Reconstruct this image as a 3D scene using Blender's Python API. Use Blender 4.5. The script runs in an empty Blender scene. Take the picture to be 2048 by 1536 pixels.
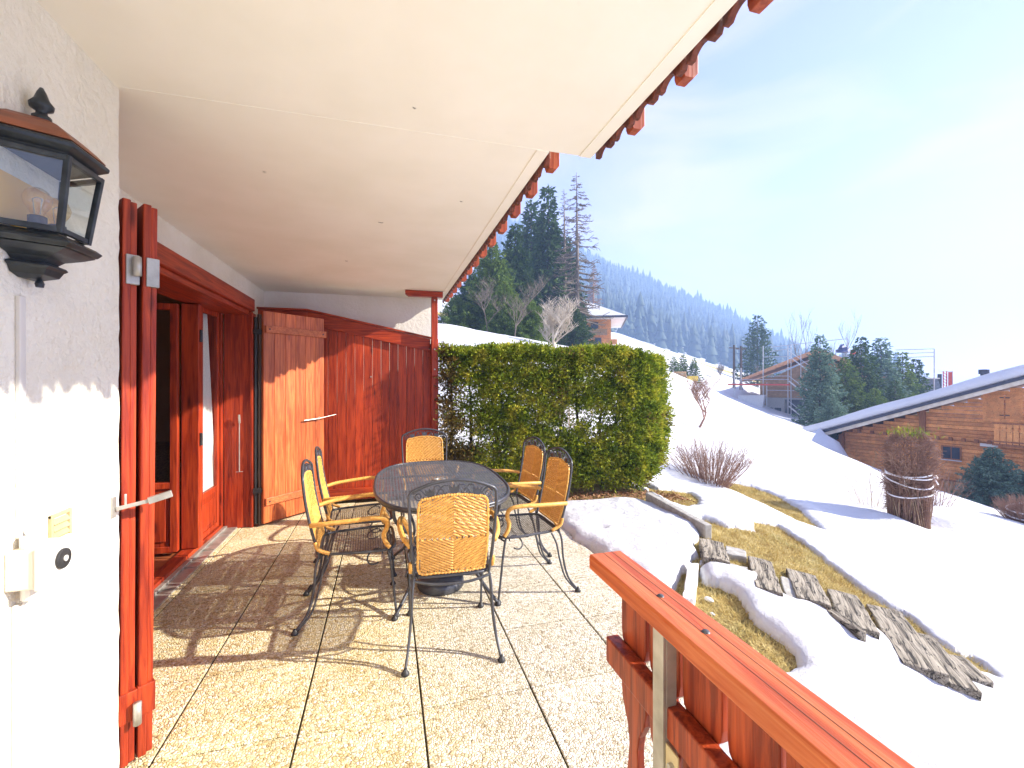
import bpy, math, random
import numpy as np
from mathutils import Vector, Matrix, noise

# ---------------------------------------------------------------- camera, world, sun
F = 885.0; TH = math.radians(15.9); H = 1.45
CT, ST = math.cos(TH), math.sin(TH)
scene = bpy.context.scene
cam_d = bpy.data.cameras.new('camera'); cam = bpy.data.objects.new('camera', cam_d)
scene.collection.objects.link(cam)
cam.location = (0, 0, H); cam.rotation_euler = (math.pi/2, 0, -TH)
cam_d.sensor_width = 36; cam_d.lens = 36*F/2048; cam_d.shift_y = -11/2048
cam_d.clip_start = 0.02; cam_d.clip_end = 6000
scene.camera = cam
SUN = Vector((0.962*math.cos(math.radians(28.7)), -0.274*math.cos(math.radians(28.7)), math.sin(math.radians(28.7))))
world = bpy.data.worlds.new('World'); scene.world = world; world.use_nodes = True
wn = world.node_tree; wn.nodes.clear()
wo = wn.nodes.new('ShaderNodeOutputWorld'); wb = wn.nodes.new('ShaderNodeBackground')
sky = wn.nodes.new('ShaderNodeTexSky'); sky.sky_type = 'NISHITA'; sky.sun_disc = False
sky.sun_elevation = math.radians(28.7); sky.sun_rotation = math.radians(105.9)
sky.altitude = 1000; sky.air_density = 1.0; sky.dust_density = 1.0; sky.ozone_density = 2.0
wb.inputs['Strength'].default_value = 0.05
# thin high veil of cloud, thicker towards the horizon
tcw = wn.nodes.new('ShaderNodeTexCoord'); sxw = wn.nodes.new('ShaderNodeSeparateXYZ'); wn.links.new(tcw.outputs['Generated'], sxw.inputs[0])
nw = wn.nodes.new('ShaderNodeTexNoise'); nw.inputs['Scale'].default_value = 3.2; nw.inputs['Detail'].default_value = 6; nw.inputs['Distortion'].default_value = .6
mpw = wn.nodes.new('ShaderNodeMapping'); mpw.inputs['Scale'].default_value = (1,1,3); wn.links.new(tcw.outputs['Generated'], mpw.inputs[0]); wn.links.new(mpw.outputs[0], nw.inputs['Vector'])
rz_ = wn.nodes.new('ShaderNodeMapRange'); rz_.inputs[1].default_value = .5; rz_.inputs[2].default_value = 0; rz_.inputs[3].default_value = .30; rz_.inputs[4].default_value = .72; wn.links.new(sxw.outputs[2], rz_.inputs[0])
rn_ = wn.nodes.new('ShaderNodeMapRange'); rn_.inputs[1].default_value = .42; rn_.inputs[2].default_value = .70; rn_.inputs[3].default_value = -.16; rn_.inputs[4].default_value = .42; wn.links.new(nw.outputs[0], rn_.inputs[0])
aw = wn.nodes.new('ShaderNodeMath'); aw.operation = 'ADD'; aw.use_clamp = True; wn.links.new(rz_.outputs[0], aw.inputs[0]); wn.links.new(rn_.outputs[0], aw.inputs[1])
mw = wn.nodes.new('ShaderNodeMix'); mw.data_type = 'RGBA'; mw.inputs[7].default_value = (3.75, 3.85, 4.25, 1); wn.links.new(aw.outputs[0], mw.inputs[0]); wn.links.new(sky.outputs[0], mw.inputs[6])
tw_ = wn.nodes.new('ShaderNodeMix'); tw_.data_type = 'RGBA'; tw_.blend_type = 'MULTIPLY'; tw_.inputs[0].default_value = 1; tw_.inputs[7].default_value = (1.10, .85, .97, 1)
wn.links.new(mw.outputs[2], tw_.inputs[6]); wn.links.new(tw_.outputs[2], wb.inputs[0]); wn.links.new(wb.outputs[0], wo.inputs[0])
sd_ = bpy.data.lights.new('sun', 'SUN'); sun = bpy.data.objects.new('sun', sd_); scene.collection.objects.link(sun)
sd_.energy = 3.2; sd_.angle = math.radians(0.7); sd_.color = (1.0, 0.92, 0.80)
sun.rotation_euler = SUN.to_track_quat('Z', 'Y').to_euler()
scene.view_settings.view_transform = 'Standard'; scene.view_settings.look = 'None'
scene.view_settings.gamma = 1; scene.view_settings.exposure = 2.45
scene.cycles.max_bounces = 10; scene.cycles.diffuse_bounces = 7; scene.cycles.transparent_max_bounces = 12
scene.cycles.volume_bounces = 1

# ---------------------------------------------------------------- helpers
def W(u, v, d):
    xr = (u-1024)*d/F
    return Vector((xr*CT + d*ST, d*CT - xr*ST, H-(v-757)*d/F))
C = scene.collection
R = random.Random(7)
class MB:
    def __init__(s): s.v = []; s.f = []
    def add(s, vs, fs):
        o = len(s.v); s.v += [tuple(p) for p in vs]; s.f += [tuple(i+o for i in f) for f in fs]; return s
    def box(s, a, b, M=None):
        x0, y0, z0 = a; x1, y1, z1 = b
        vs = [(x0,y0,z0),(x1,y0,z0),(x1,y1,z0),(x0,y1,z0),(x0,y0,z1),(x1,y0,z1),(x1,y1,z1),(x0,y1,z1)]
        if M is not None: vs = [M @ Vector(p) for p in vs]
        return s.add(vs, [(0,3,2,1),(4,5,6,7),(0,1,5,4),(1,2,6,5),(2,3,7,6),(3,0,4,7)])
    def bar(s, p, q, w, h=None, up=(0,0,1)):
        # rectangular bar from p to q, w across, h along up
        h = h or w; p = Vector(p); q = Vector(q); d = (q-p).normalized(); up = Vector(up)
        if abs(d.dot(up)) > .98: up = Vector((1,0,0))
        sx = d.cross(up).normalized(); uu = sx.cross(d).normalized()
        vs = []
        for e in (p, q):
            for a, b in ((-1,-1),(1,-1),(1,1),(-1,1)): vs.append(e + sx*a*w/2 + uu*b*h/2)
        return s.add(vs, [(0,1,2,3),(4,7,6,5),(0,4,5,1),(1,5,6,2),(2,6,7,3),(3,7,4,0)])
    def prism(s, poly, ax, a, b):
        # poly 2d list; ax 'x': poly=(y,z); 'y': (x,z); 'z': (x,y)
        def P(p, t): return {'x': (t,p[0],p[1]), 'y': (p[0],t,p[1]), 'z': (p[0],p[1],t)}[ax]
        n = len(poly); vs = [P(p, a) for p in poly] + [P(p, b) for p in poly]
        fs = [tuple(range(n))[::-1], tuple(range(n, 2*n))] + [(i, (i+1) % n, n+(i+1) % n, n+i) for i in range(n)]
        return s.add(vs, fs)
    def tube(s, pts, r, n=6, cap=True, closed=False, flat=1.0):
        pts = [Vector(p) for p in pts]; m = len(pts)
        rs = r if isinstance(r, (list, tuple)) else [r]*m
        t0 = None; vs = []; nn = None
        for i in range(m):
            if closed: t = pts[(i+1) % m]-pts[i-1]
            else: t = pts[min(i+1, m-1)]-pts[max(i-1, 0)]
            if t.length < 1e-9: t = Vector((0,0,1))
            t.normalize()
            if nn is None:
                nn = t.cross(Vector((0,0,1)));
                if nn.length < .1: nn = t.cross(Vector((1,0,0)))
                nn.normalize()
            else:
                nn = nn - t*nn.dot(t); nn.normalize()
            bb = t.cross(nn)
            for k in range(n):
                a = 2*math.pi*k/n
                vs.append(pts[i] + nn*math.cos(a)*rs[i] + bb*math.sin(a)*rs[i]*flat)
        fs = []
        for i in range(m if closed else m-1):
            j = (i+1) % m
            for k in range(n):
                k2 = (k+1) % n
                fs.append((i*n+k, i*n+k2, j*n+k2, j*n+k))
        if cap and not closed: fs += [tuple(range(n))[::-1], tuple(range((m-1)*n, m*n))]
        return s.add(vs, fs)
    def lathe(s, prof, c=(0,0,0), n=16, a0=0, a1=2*math.pi, rot=0):
        vs = []; full = abs(a1-a0-2*math.pi) < 1e-6; k = n if full else n+1
        for (r, z) in prof:
            for i in range(k):
                a = a0+(a1-a0)*i/n+rot
                vs.append((c[0]+r*math.cos(a), c[1]+r*math.sin(a), c[2]+z))
        fs = []
        for j in range(len(prof)-1):
            for i in range(n):
                i2 = (i+1) % k
                fs.append((j*k+i, j*k+i2, (j+1)*k+i2, (j+1)*k+i))
        return s.add(vs, fs)
    def build(s, name, mat, parent=None, smooth=False, bevel=0, raw=False):
        me = bpy.data.meshes.new(name)
        off = Vector((0,0,0))
        if parent is not None and not raw:
            p = parent
            while p is not None: off += Vector(p.location); p = p.parent
        vs = [(v[0]-off[0], v[1]-off[1], v[2]-off[2]) for v in s.v] if off.length else s.v
        me.from_pydata(vs, [], s.f); me.update()
        o = bpy.data.objects.new(name, me); C.objects.link(o)
        me.materials.append(mat)
        if smooth: me.polygons.foreach_set('use_smooth', [True]*len(me.polygons))
        if parent is not None: o.parent = parent
        if bevel:
            b = o.modifiers.new('bevel', 'BEVEL'); b.width = bevel; b.segments = 2; b.limit_method = 'ANGLE'; b.angle_limit = math.radians(40)
        return o
def npmesh(name, V, Fa, mat, parent=None, smooth=False):
    V = np.asarray(V, dtype=np.float32); Fa = np.asarray(Fa, dtype=np.int32)
    if parent is not None:
        off = Vector((0,0,0)); p = parent
        while p is not None: off += Vector(p.location); p = p.parent
        V = V - np.array(off, dtype=np.float32)
    me = bpy.data.meshes.new(name); k = Fa.shape[1]
    me.vertices.add(len(V)); me.vertices.foreach_set('co', V.ravel())
    me.loops.add(Fa.size); me.loops.foreach_set('vertex_index', Fa.ravel())
    me.polygons.add(len(Fa)); me.polygons.foreach_set('loop_start', np.arange(0, Fa.size, k, dtype=np.int32))
    me.polygons.foreach_set('loop_total', np.full(len(Fa), k, dtype=np.int32))
    if smooth: me.polygons.foreach_set('use_smooth', np.ones(len(Fa), dtype=bool))
    me.update(calc_edges=True); me.validate()
    me.materials.append(mat)
    o = bpy.data.objects.new(name, me); C.objects.link(o)
    if parent is not None: o.parent = parent
    return o
def thing(name, label, cat, loc=(0,0,0), group=None, rz=0):
    o = bpy.data.objects.new(name, None); C.objects.link(o); o.location = loc; o.rotation_euler = (0,0,rz)
    o.empty_display_size = .1
    return tag(o, label, cat, group)
def tag(o, label, cat, group=None, kind=None):
    if label: o['label'] = label
    if cat: o['category'] = cat
    if group: o['group'] = group
    if kind: o['kind'] = kind
    return o
def copy_tree(o, parent=None):
    c = o.copy(); C.objects.link(c)
    if parent: c.parent = parent
    for ch in [x for x in bpy.data.objects if x.parent == o]: copy_tree(ch, c)
    return c
def bez(pts, n=8):
    # catmull-rom through points
    P = [Vector(p) for p in pts]; P = [P[0]*2-P[1]] + P + [P[-1]*2-P[-2]]; out = []
    for i in range(1, len(P)-2):
        for k in range(n):
            t = k/n; a, b, c, d = P[i-1], P[i], P[i+1], P[i+2]
            out.append(.5*((2*b)+(c-a)*t+(2*a-5*b+4*c-d)*t*t+(3*b-a-3*c+d)*t**3))
    out.append(P[-2]); return out

# ---------------------------------------------------------------- materials
def newmat(name):
    m = bpy.data.materials.new(name); m.use_nodes = True; nt = m.node_tree; nt.nodes.clear()
    o = nt.nodes.new('ShaderNodeOutputMaterial'); b = nt.nodes.new('ShaderNodeBsdfPrincipled')
    nt.links.new(b.outputs[0], o.inputs[0]); return m, nt, b, o
def ramp(nt, fac, cols):
    r = nt.nodes.new('ShaderNodeValToRGB'); e = r.color_ramp.elements
    while len(e) < len(cols): e.new(.5)
    for i, (p, c) in enumerate(cols): e[i].position = p; e[i].color = (c[0], c[1], c[2], 1)
    nt.links.new(fac, r.inputs[0]); return r.outputs[0]
def coords(nt, scale, rnd=False, kind='Object'):
    tc = nt.nodes.new('ShaderNodeTexCoord'); mp = nt.nodes.new('ShaderNodeMapping'); mp.inputs['Scale'].default_value = scale
    nt.links.new(tc.outputs[kind], mp.inputs[0])
    return mp.outputs[0]
def nz(nt, vec, scale, detail=5, rough=.55, dist=0):
    n = nt.nodes.new('ShaderNodeTexNoise'); n.inputs['Scale'].default_value = scale; n.inputs['Detail'].default_value = detail
    n.inputs['Roughness'].default_value = rough; n.inputs['Distortion'].default_value = dist
    nt.links.new(vec, n.inputs['Vector']); return n.outputs['Fac']
def mixc(nt, fac, a, b, mode='MIX'):
    m = nt.nodes.new('ShaderNodeMix'); m.data_type = 'RGBA'; m.blend_type = mode
    for s, x in ((m.inputs[0], fac), (m.inputs[6], a), (m.inputs[7], b)):
        if hasattr(x, 'is_linked') or hasattr(x, 'links'): nt.links.new(x, s)
        elif isinstance(x, (int, float)): s.default_value = x
        else: s.default_value = (x[0], x[1], x[2], 1)
    return m.outputs[2]
def bumpn(nt, b, h, strength, dist=.01):
    n = nt.nodes.new('ShaderNodeBump'); n.inputs['Strength'].default_value = strength; n.inputs['Distance'].default_value = dist
    nt.links.new(h, n.inputs['Height']); nt.links.new(n.outputs[0], b.inputs['Normal'])
def Mt(name, cols, scale=(1,1,1), ns=5, rough=.6, bump=0, bs=20, bd=.005, metal=0, detail=5, spec=None, bscale=None):
    m, nt, b, o = newmat(name); v = coords(nt, scale)
    n = nz(nt, v, ns, detail)
    nt.links.new(ramp(nt, n, cols), b.inputs['Base Color'])
    b.inputs['Roughness'].default_value = rough; b.inputs['Metallic'].default_value = metal
    if spec is not None: b.inputs['Specular IOR Level'].default_value = spec
    if bump: bumpn(nt, b, nz(nt, coords(nt, bscale or scale), bs, 6), bump, bd)
    return m
def wood(name, dark, light, axis='z', knots=True, rough=.45, grain=1.0, bump=.5, kcol=None, plank=None, spec=.35):
    st = {'x': (1.3,22,22), 'y': (22,1.3,22), 'z': (22,22,1.3)}[axis]
    m, nt, b, o = newmat(name); v = coords(nt, st)
    g = nz(nt, v, 2.2*grain, 7, .6, .7)
    mid = tuple((a+c)/2 for a, c in zip(dark, light))
    col = ramp(nt, g, [(.34, tuple(c*.84 for c in dark)), (.42, dark), (.52, mid), (.66, light)])
    big = nz(nt, coords(nt, {'x': (.7,3,3), 'y': (3,.7,3), 'z': (3,3,.7)}[axis]), 1.6, 3)
    col = mixc(nt, 1.0, col, ramp(nt, big, [(.35,(.72,.72,.72)),(.65,(1.0,1.0,1.0))]), 'MULTIPLY')
    gi = nt.nodes.new('ShaderNodeNewGeometry')
    col = mixc(nt, 1.0, col, ramp(nt, gi.outputs['Random Per Island'], [(0,(.74,.70,.68)),(1,(1.12,1.15,1.18))]), 'MULTIPLY')
    if knots:
        vo = nt.nodes.new('ShaderNodeTexVoronoi'); vo.inputs['Scale'].default_value = 1.0
        nt.links.new(coords(nt, {'x': (2.2,9,9), 'y': (9,2.2,9), 'z': (9,9,2.2)}[axis]), vo.inputs['Vector'])
        kf = ramp(nt, vo.outputs['Distance'], [(.06,(1,1,1)),(.16,(0,0,0))])
        col = mixc(nt, kf, col, kcol or tuple(c*.35 for c in dark))
    nt.links.new(col, b.inputs['Base Color']); b.inputs['Roughness'].default_value = rough
    b.inputs['Specular IOR Level'].default_value = spec
    bumpn(nt, b, g, bump, .004)
    return m
def glassy(name, tint=(1,1,1), refl=.0, rough=.02):
    m = bpy.data.materials.new(name); m.use_nodes = True; nt = m.node_tree; nt.nodes.clear()
    o = nt.nodes.new('ShaderNodeOutputMaterial'); t = nt.nodes.new('ShaderNodeBsdfTransparent'); g = nt.nodes.new('ShaderNodeBsdfGlossy')
    t.inputs[0].default_value = (*tint, 1); g.inputs['Roughness'].default_value = rough
    fr = nt.nodes.new('ShaderNodeFresnel'); fr.inputs[0].default_value = 1.38
    ad = nt.nodes.new('ShaderNodeMath'); ad.operation = 'ADD'; ad.inputs[1].default_value = refl; gb = nt.nodes.new('ShaderNodeNewGeometry'); iv = nt.nodes.new('ShaderNodeMath'); iv.operation = 'SUBTRACT'; iv.inputs[0].default_value = 1; nt.links.new(gb.outputs['Backfacing'], iv.inputs[1]); mu = nt.nodes.new('ShaderNodeMath'); mu.operation = 'MULTIPLY'; nt.links.new(iv.outputs[0], mu.inputs[0]); nt.links.new(fr.outputs[0], mu.inputs[1]); nt.links.new(mu.outputs[0], ad.inputs[0])
    mx = nt.nodes.new('ShaderNodeMixShader'); nt.links.new(ad.outputs[0], mx.inputs[0]); nt.links.new(t.outputs[0], mx.inputs[1]); nt.links.new(g.outputs[0], mx.inputs[2])
    nt.links.new(mx.outputs[0], o.inputs[0]); return m
RD, RL = (.31,.027,.007), (.58,.075,.016)
m_redz = wood('red_wood_vertical', RD, RL, 'z'); m_redy = wood('red_wood_lengthwise', RD, RL, 'y'); m_redx = wood('red_wood_cross', RD, RL, 'x')
m_shut = wood('orange_shutter_wood', (.46,.095,.024), (.74,.21,.060), 'z', kcol=(.35,.09,.03), rough=.4)
m_shutx = wood('orange_batten_wood', (.56,.14,.04), (.76,.24,.08), 'x', knots=False)
m_rail = wood('orange_rail_wood', (.60,.115,.028), (.80,.24,.08), 'y', rough=.38, knots=False)
m_balu = wood('baluster_wood', (.24,.030,.010), (.54,.095,.026), 'z', rough=.4)
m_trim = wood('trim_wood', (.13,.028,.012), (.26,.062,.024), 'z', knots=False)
m_corb = wood('corbel_wood', (.34,.06,.022), (.50,.12,.042), 'z', knots=False)
m_metal = Mt('galvanised_metal', [(.3,(.30,.29,.26)),(.7,(.52,.51,.47))], ns=14, rough=.45, metal=.6)
m_iron = Mt('dark_iron', [(.3,(.050,.053,.063)),(.7,(.085,.088,.100))], ns=20, rough=.38, metal=.3)
m_black = Mt('black_metal', [(.3,(.012,.013,.014)),(.7,(.03,.03,.032))], ns=20, rough=.5)
m_lant = Mt('lantern_metal', [(.3,(.016,.022,.028)),(.55,(.035,.045,.055)),(.8,(.075,.09,.10))], ns=16, rough=.36, metal=.35, bump=.2, bs=60, bd=.002)
m_copper = Mt('lantern_copper', [(.3,(.16,.055,.03)),(.7,(.42,.13,.06))], scale=(1,1,3), ns=7, rough=.45, metal=.3)
m_white = Mt('white_plastic', [(.3,(.62,.60,.55)),(.7,(.70,.68,.63))], ns=4, rough=.4)
m_cream = Mt('cream_plastic', [(.3,(.42,.33,.16)),(.7,(.56,.46,.26))], ns=9, rough=.5)
m_glass = glassy('glass', (.93,.95,.94), .05); m_bulb = glassy('bulb_glass', (1,.92,.75), .1)
m_tulle = Mt('white_curtain', [(.3,(.80,.79,.76)),(.7,(.88,.87,.84))], ns=3, rough=.9)
def plaster(name, c1, c2, sc, bump, dist, stain=None):
    m, nt, b, o = newmat(name); v = coords(nt, (1,1,1))
    n = nz(nt, v, sc, 8, .6)
    col = ramp(nt, nz(nt, v, 2.1, 6), [(.35,c1),(.65,c2)])
    if stain:
        sp = ramp(nt, nz(nt, coords(nt, (1,1,1)), 38, 4, .7), [(.66,(0,0,0)),(.74,(1,1,1))])
        area = ramp(nt, nz(nt, v, 1.3, 3), [(.45,(0,0,0)),(.7,(.55,.55,.55))])
        col = mixc(nt, mixc(nt, 1.0, sp, area, 'MULTIPLY'), col, stain)
    nt.links.new(col, b.inputs['Base Color']); b.inputs['Roughness'].default_value = .9; b.inputs['Specular IOR Level'].default_value = .2
    bumpn(nt, b, n, bump, dist); return m
m_rough = plaster('roughcast_render', (.84,.80,.67), (.92,.89,.78), 26, 1.0, .022, (.34,.30,.20))
m_ceil = plaster('smooth_ceiling_render', (.85,.835,.735), (.91,.895,.81), 60, .12, .003, (.45,.38,.3))
m_wall2 = plaster('far_wall_render', (.78,.75,.66), (.86,.84,.77), 30, .5, .012)
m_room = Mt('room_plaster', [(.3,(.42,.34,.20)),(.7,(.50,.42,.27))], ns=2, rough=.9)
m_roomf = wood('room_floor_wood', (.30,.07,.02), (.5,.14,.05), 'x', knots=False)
# paving: exposed pebbles
def pebble():
    m, nt, b, o = newmat('pebble_paving'); v = coords(nt, (1,1,1))
    vo = nt.nodes.new('ShaderNodeTexVoronoi'); vo.inputs['Scale'].default_value = 78; nt.links.new(v, vo.inputs['Vector'])
    ve = nt.nodes.new('ShaderNodeTexVoronoi'); ve.feature = 'DISTANCE_TO_EDGE'; ve.inputs['Scale'].default_value = 78; nt.links.new(v, ve.inputs['Vector'])
    sep = nt.nodes.new('ShaderNodeSeparateColor'); nt.links.new(vo.outputs['Color'], sep.inputs[0])
    warm = ramp(nt, sep.outputs[0], [(0,(.55,.40,.17)),(.2,(.80,.65,.34)),(.6,(.90,.80,.52)),(1,(.93,.89,.74))])
    grey = ramp(nt, sep.outputs[0], [(0,(.42,.36,.26)),(.25,(.74,.68,.54)),(.7,(.86,.81,.69)),(1,(.93,.91,.84))])
    sx = nt.nodes.new('ShaderNodeSeparateXYZ'); nt.links.new(v, sx.inputs[0])
    ad = nt.nodes.new('ShaderNodeMath'); ad.operation = 'MULTIPLY_ADD'; ad.inputs[1].default_value = .9
    n = nz(nt, v, 1.2, 3); nt.links.new(n, ad.inputs[0]); nt.links.new(sx.outputs[0], ad.inputs[2])
    fx = ramp(nt, ad.outputs[0], [(.35,(0,0,0)),(1.0,(1,1,1))])
    col = mixc(nt, fx, warm, grey)
    gap = ramp(nt, ve.outputs['Distance'], [(.03,(1,1,1)),(.11,(0,0,0))])
    g2 = ramp(nt, nz(nt, v, 45, 3), [(.42,(.15,.15,.15)),(.6,(.95,.95,.95))])
    col = mixc(nt, mixc(nt, 1.0, gap, g2, 'MULTIPLY'), col, (.30,.235,.13))
    dirt = ramp(nt, nz(nt, v, 3.3, 6, .65), [(.36,(.84,.81,.74)),(.6,(1,1,1))])
    col = mixc(nt, 1.0, col, dirt, 'MULTIPLY')
    gi = nt.nodes.new('ShaderNodeNewGeometry'); col = mixc(nt, 1.0, col, ramp(nt, gi.outputs['Random Per Island'], [(0,(.94,.93,.90)),(1,(1.08,1.08,1.07))]), 'MULTIPLY')
    nt.links.new(col, b.inputs['Base Color']); b.inputs['Roughness'].default_value = .75
    bumpn(nt, b, ramp(nt, ve.outputs['Distance'], [(0,(0,0,0)),(.25,(1,1,1))]), .9, .006); return m
m_peb = pebble()
m_joint = Mt('joint_soil', [(.35,(.030,.022,.012)),(.6,(.05,.045,.02)),(.8,(.10,.11,.02))], ns=9, rough=.95)
def snowm():
    m, nt, b, o = newmat('snow'); v = coords(nt, (1,1,1))
    nt.links.new(ramp(nt, nz(nt, v, .8, 5), [(.3,(.57,.585,.615)),(.7,(.66,.67,.69))]), b.inputs['Base Color'])
    b.inputs['Roughness'].default_value = .6; b.inputs['Specular IOR Level'].default_value = .25
    a = nz(nt, coords(nt, (1,1,.6)), 5, 9, .66, .3); bumpn(nt, b, a, .7, .05); return m
m_snow = snowm()
def grassm():
    m, nt, b, o = newmat('dead_grass_ground'); v = coords(nt, (1,1,1))
    c = ramp(nt, nz(nt, v, 42, 8, .75), [(.32,(.10,.065,.02)),(.46,(.36,.26,.08)),(.6,(.56,.44,.15)),(.75,(.70,.60,.27))])
    g = ramp(nt, nz(nt, v, 2.5, 3), [(.5,(0,0,0)),(.7,(.6,.6,.6))])
    c = mixc(nt, g, c, (.17,.19,.04))
    nt.links.new(c, b.inputs['Base Color']); b.inputs['Roughness'].default_value = .95
    bumpn(nt, b, nz(nt, v, 60, 8, .7), 1, .03); return m
m_grass = grassm()
m_straw = Mt('straw_blades', [(.3,(.38,.26,.08)),(.5,(.60,.47,.16)),(.7,(.76,.65,.32))], ns=6, rough=.9)
m_conc = Mt('concrete', [(.3,(.28,.27,.24)),(.7,(.48,.47,.43))], ns=18, rough=.9, bump=.5, bs=60)
m_concw = Mt('pale_concrete', [(.3,(.62,.62,.60)),(.7,(.74,.74,.72))], ns=12, rough=.85, bump=.3, bs=60)
def sleeperm():
    m, nt, b, o = newmat('weathered_sleeper'); v = coords(nt, (22,1.3,22))
    g = nz(nt, v, 1.7, 10, .68, .9)
    c = ramp(nt, g, [(.36,(.02,.016,.012)),(.43,(.14,.12,.09)),(.52,(.30,.265,.205)),(.70,(.46,.415,.33))])
    ck = ramp(nt, nz(nt, coords(nt, (9,1.0,9)), 1.7, 3, .5, 2.0), [(.47,(0,0,0)),(.49,(1,1,1)),(.51,(1,1,1)),(.53,(0,0,0))])
    c = mixc(nt, ck, c, (.02,.016,.012))
    nt.links.new(c, b.inputs['Base Color']); b.inputs['Roughness'].default_value = .9
    bumpn(nt, b, g, .9, .012); return m
m_sleep = sleeperm()
def wickerm(name, a, b_):
    return Mt(name, [(.3,a),(.7,b_)], scale=(1,1,1), ns=60, rough=.45, spec=.4)
m_wick = wickerm('tan_wicker', (.60,.29,.055), (.82,.47,.12))
m_foil = lambda n, a, b, c: Mt(n, [(.3,a),(.5,b),(.72,c)], ns=2.2, rough=.75, detail=7, spec=.2)
def leafmat(name, cols, ns=3.0, trans=.25):
    m, nt, b, o = newmat(name); v = coords(nt, (1,1,1))
    c = ramp(nt, nz(nt, v, ns, 6, .7), cols); gi = nt.nodes.new('ShaderNodeNewGeometry'); c = mixc(nt, 1.0, c, ramp(nt, gi.outputs['Random Per Island'], [(0,(.55,.58,.55)),(1,(1.25,1.2,1.1))]), 'MULTIPLY'); nt.links.new(c, b.inputs['Base Color'])
    b.inputs['Roughness'].default_value = .7; b.inputs['Specular IOR Level'].default_value = .2
    t = nt.nodes.new('ShaderNodeBsdfTranslucent'); nt.links.new(c, t.inputs[0])
    mx = nt.nodes.new('ShaderNodeMixShader'); mx.inputs[0].default_value = trans
    nt.links.new(b.outputs[0], mx.inputs[1]); nt.links.new(t.outputs[0], mx.inputs[2]); nt.links.new(mx.outputs[0], o.inputs[0]); return m
m_hedge = leafmat('hedge_needles', [(.33,(.06,.105,.014)),(.43,(.16,.24,.018)),(.53,(.34,.40,.035)),(.65,(.60,.55,.07))], 5, .25)
m_hedge2 = leafmat('hedge_brown_needles', [(.35,(.10,.075,.025)),(.5,(.24,.18,.05)),(.7,(.40,.31,.09))], 3.0)
m_spr = leafmat('spruce_needles', [(.35,(.028,.062,.018)),(.55,(.062,.12,.030)),(.75,(.13,.19,.045))], .9)
m_sprl = leafmat('light_spruce_needles', [(.35,(.07,.13,.022)),(.55,(.14,.22,.036)),(.75,(.24,.31,.06))], .9)
m_sprb = leafmat('blue_spruce_needles', [(.35,(.08,.15,.11)),(.55,(.17,.27,.20)),(.75,(.30,.41,.31))], 2)
m_bark = Mt('grey_bark', [(.3,(.10,.08,.06)),(.7,(.22,.18,.14))], scale=(6,6,1), ns=3, rough=.9)
m_barkd = Mt('dark_bark', [(.3,(.045,.032,.024)),(.7,(.11,.08,.06))], scale=(6,6,1), ns=3, rough=.9)
m_barkp = Mt('pale_twig_bark', [(.3,(.34,.29,.22)),(.7,(.55,.49,.40))], ns=3, rough=.9)
m_twig = Mt('brown_twigs', [(.3,(.17,.09,.065)),(.6,(.33,.20,.14)),(.8,(.50,.36,.27))], ns=4, rough=.9)
m_straws = Mt('dry_stems', [(.3,(.30,.19,.10)),(.7,(.58,.45,.28))], ns=4, rough=.9)
m_rope = Mt('white_rope', [(.3,(.74,.74,.76)),(.7,(.82,.82,.84))], ns=8, rough=.8)
m_logx = wood('honey_log_wood', (.80,.29,.075), (.96,.48,.16), 'x', rough=.6, grain=.8, kcol=(.2,.06,.02))
m_logd = wood('brown_log_wood', (.30,.11,.04), (.50,.21,.085), 'z', rough=.7, knots=False)
m_logl = wood('pale_new_wood', (.40,.23,.10), (.58,.38,.20), 'x', rough=.7, knots=False)
m_roofd = Mt('dark_roof_edge', [(.3,(.03,.035,.06)),(.7,(.06,.065,.10))], ns=5, rough=.6)
m_slate = Mt('slate', [(.3,(.10,.12,.15)),(.7,(.20,.23,.27))], ns=8, rough=.6)
m_dglass = Mt('dark_window_glass', [(.3,(.015,.02,.03)),(.7,(.05,.06,.08))], ns=3, rough=.08)
m_tileo = Mt('new_orange_boarding', [(.3,(.55,.24,.10)),(.7,(.75,.42,.22))], scale=(1,1,1), ns=4, rough=.7)
m_scaf = Mt('scaffold_steel', [(.3,(.45,.46,.48)),(.7,(.65,.66,.68))], ns=5, rough=.4, metal=.4)
m_yel = Mt('yellow_paint', [(.3,(.70,.48,.06)),(.7,(.80,.58,.10))], ns=5, rough=.5)
m_redp = Mt('red_paint', [(.3,(.55,.05,.03)),(.7,(.68,.09,.05))], ns=5, rough=.5)
m_blue = Mt('blue_tarp', [(.3,(.03,.05,.14)),(.7,(.08,.11,.26))], ns=5, rough=.6)

# ---------------------------------------------------------------- terrain
def Wl(lst): return [tuple(W(*p)) for p in lst]
ctrl = Wl([(885,656,13),(960,672,13),(1040,692,14),(1000,740,9.5),(900,740,9.5),(1150,715,18),(1230,720,20),
           (1230,672,62),(1150,692,58),(1340,705,90),(1340,745,28),(1440,752,60),(1460,738,120),(1000,690,42),(880,660,30),(700,600,45),
           (1365,858,14),(1330,800,16),(1560,850,22),(1620,862,27),(1450,805,36),(1600,845,42),(1750,850,40),
           (1690,945,22.4),(1960,1005,20),(2048,1040,18),(1850,960,40),(1900,900,70),(2000,880,110),(1600,770,150),(1300,725,150),(900,600,150)])
ctrl += [(x, y, -.02) for x in (1.8, 2.3, 2.8) for y in (3, 4, 5)] + [(3.2,5.6,-.03),(2.0,7,.25),(0,7,.3),(2.2,1.2,-.16),(1.4,0,-.12),(1.6,-3,-.3),(3.2,-3,-1.1),(6,-3,-1.6)]
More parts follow.
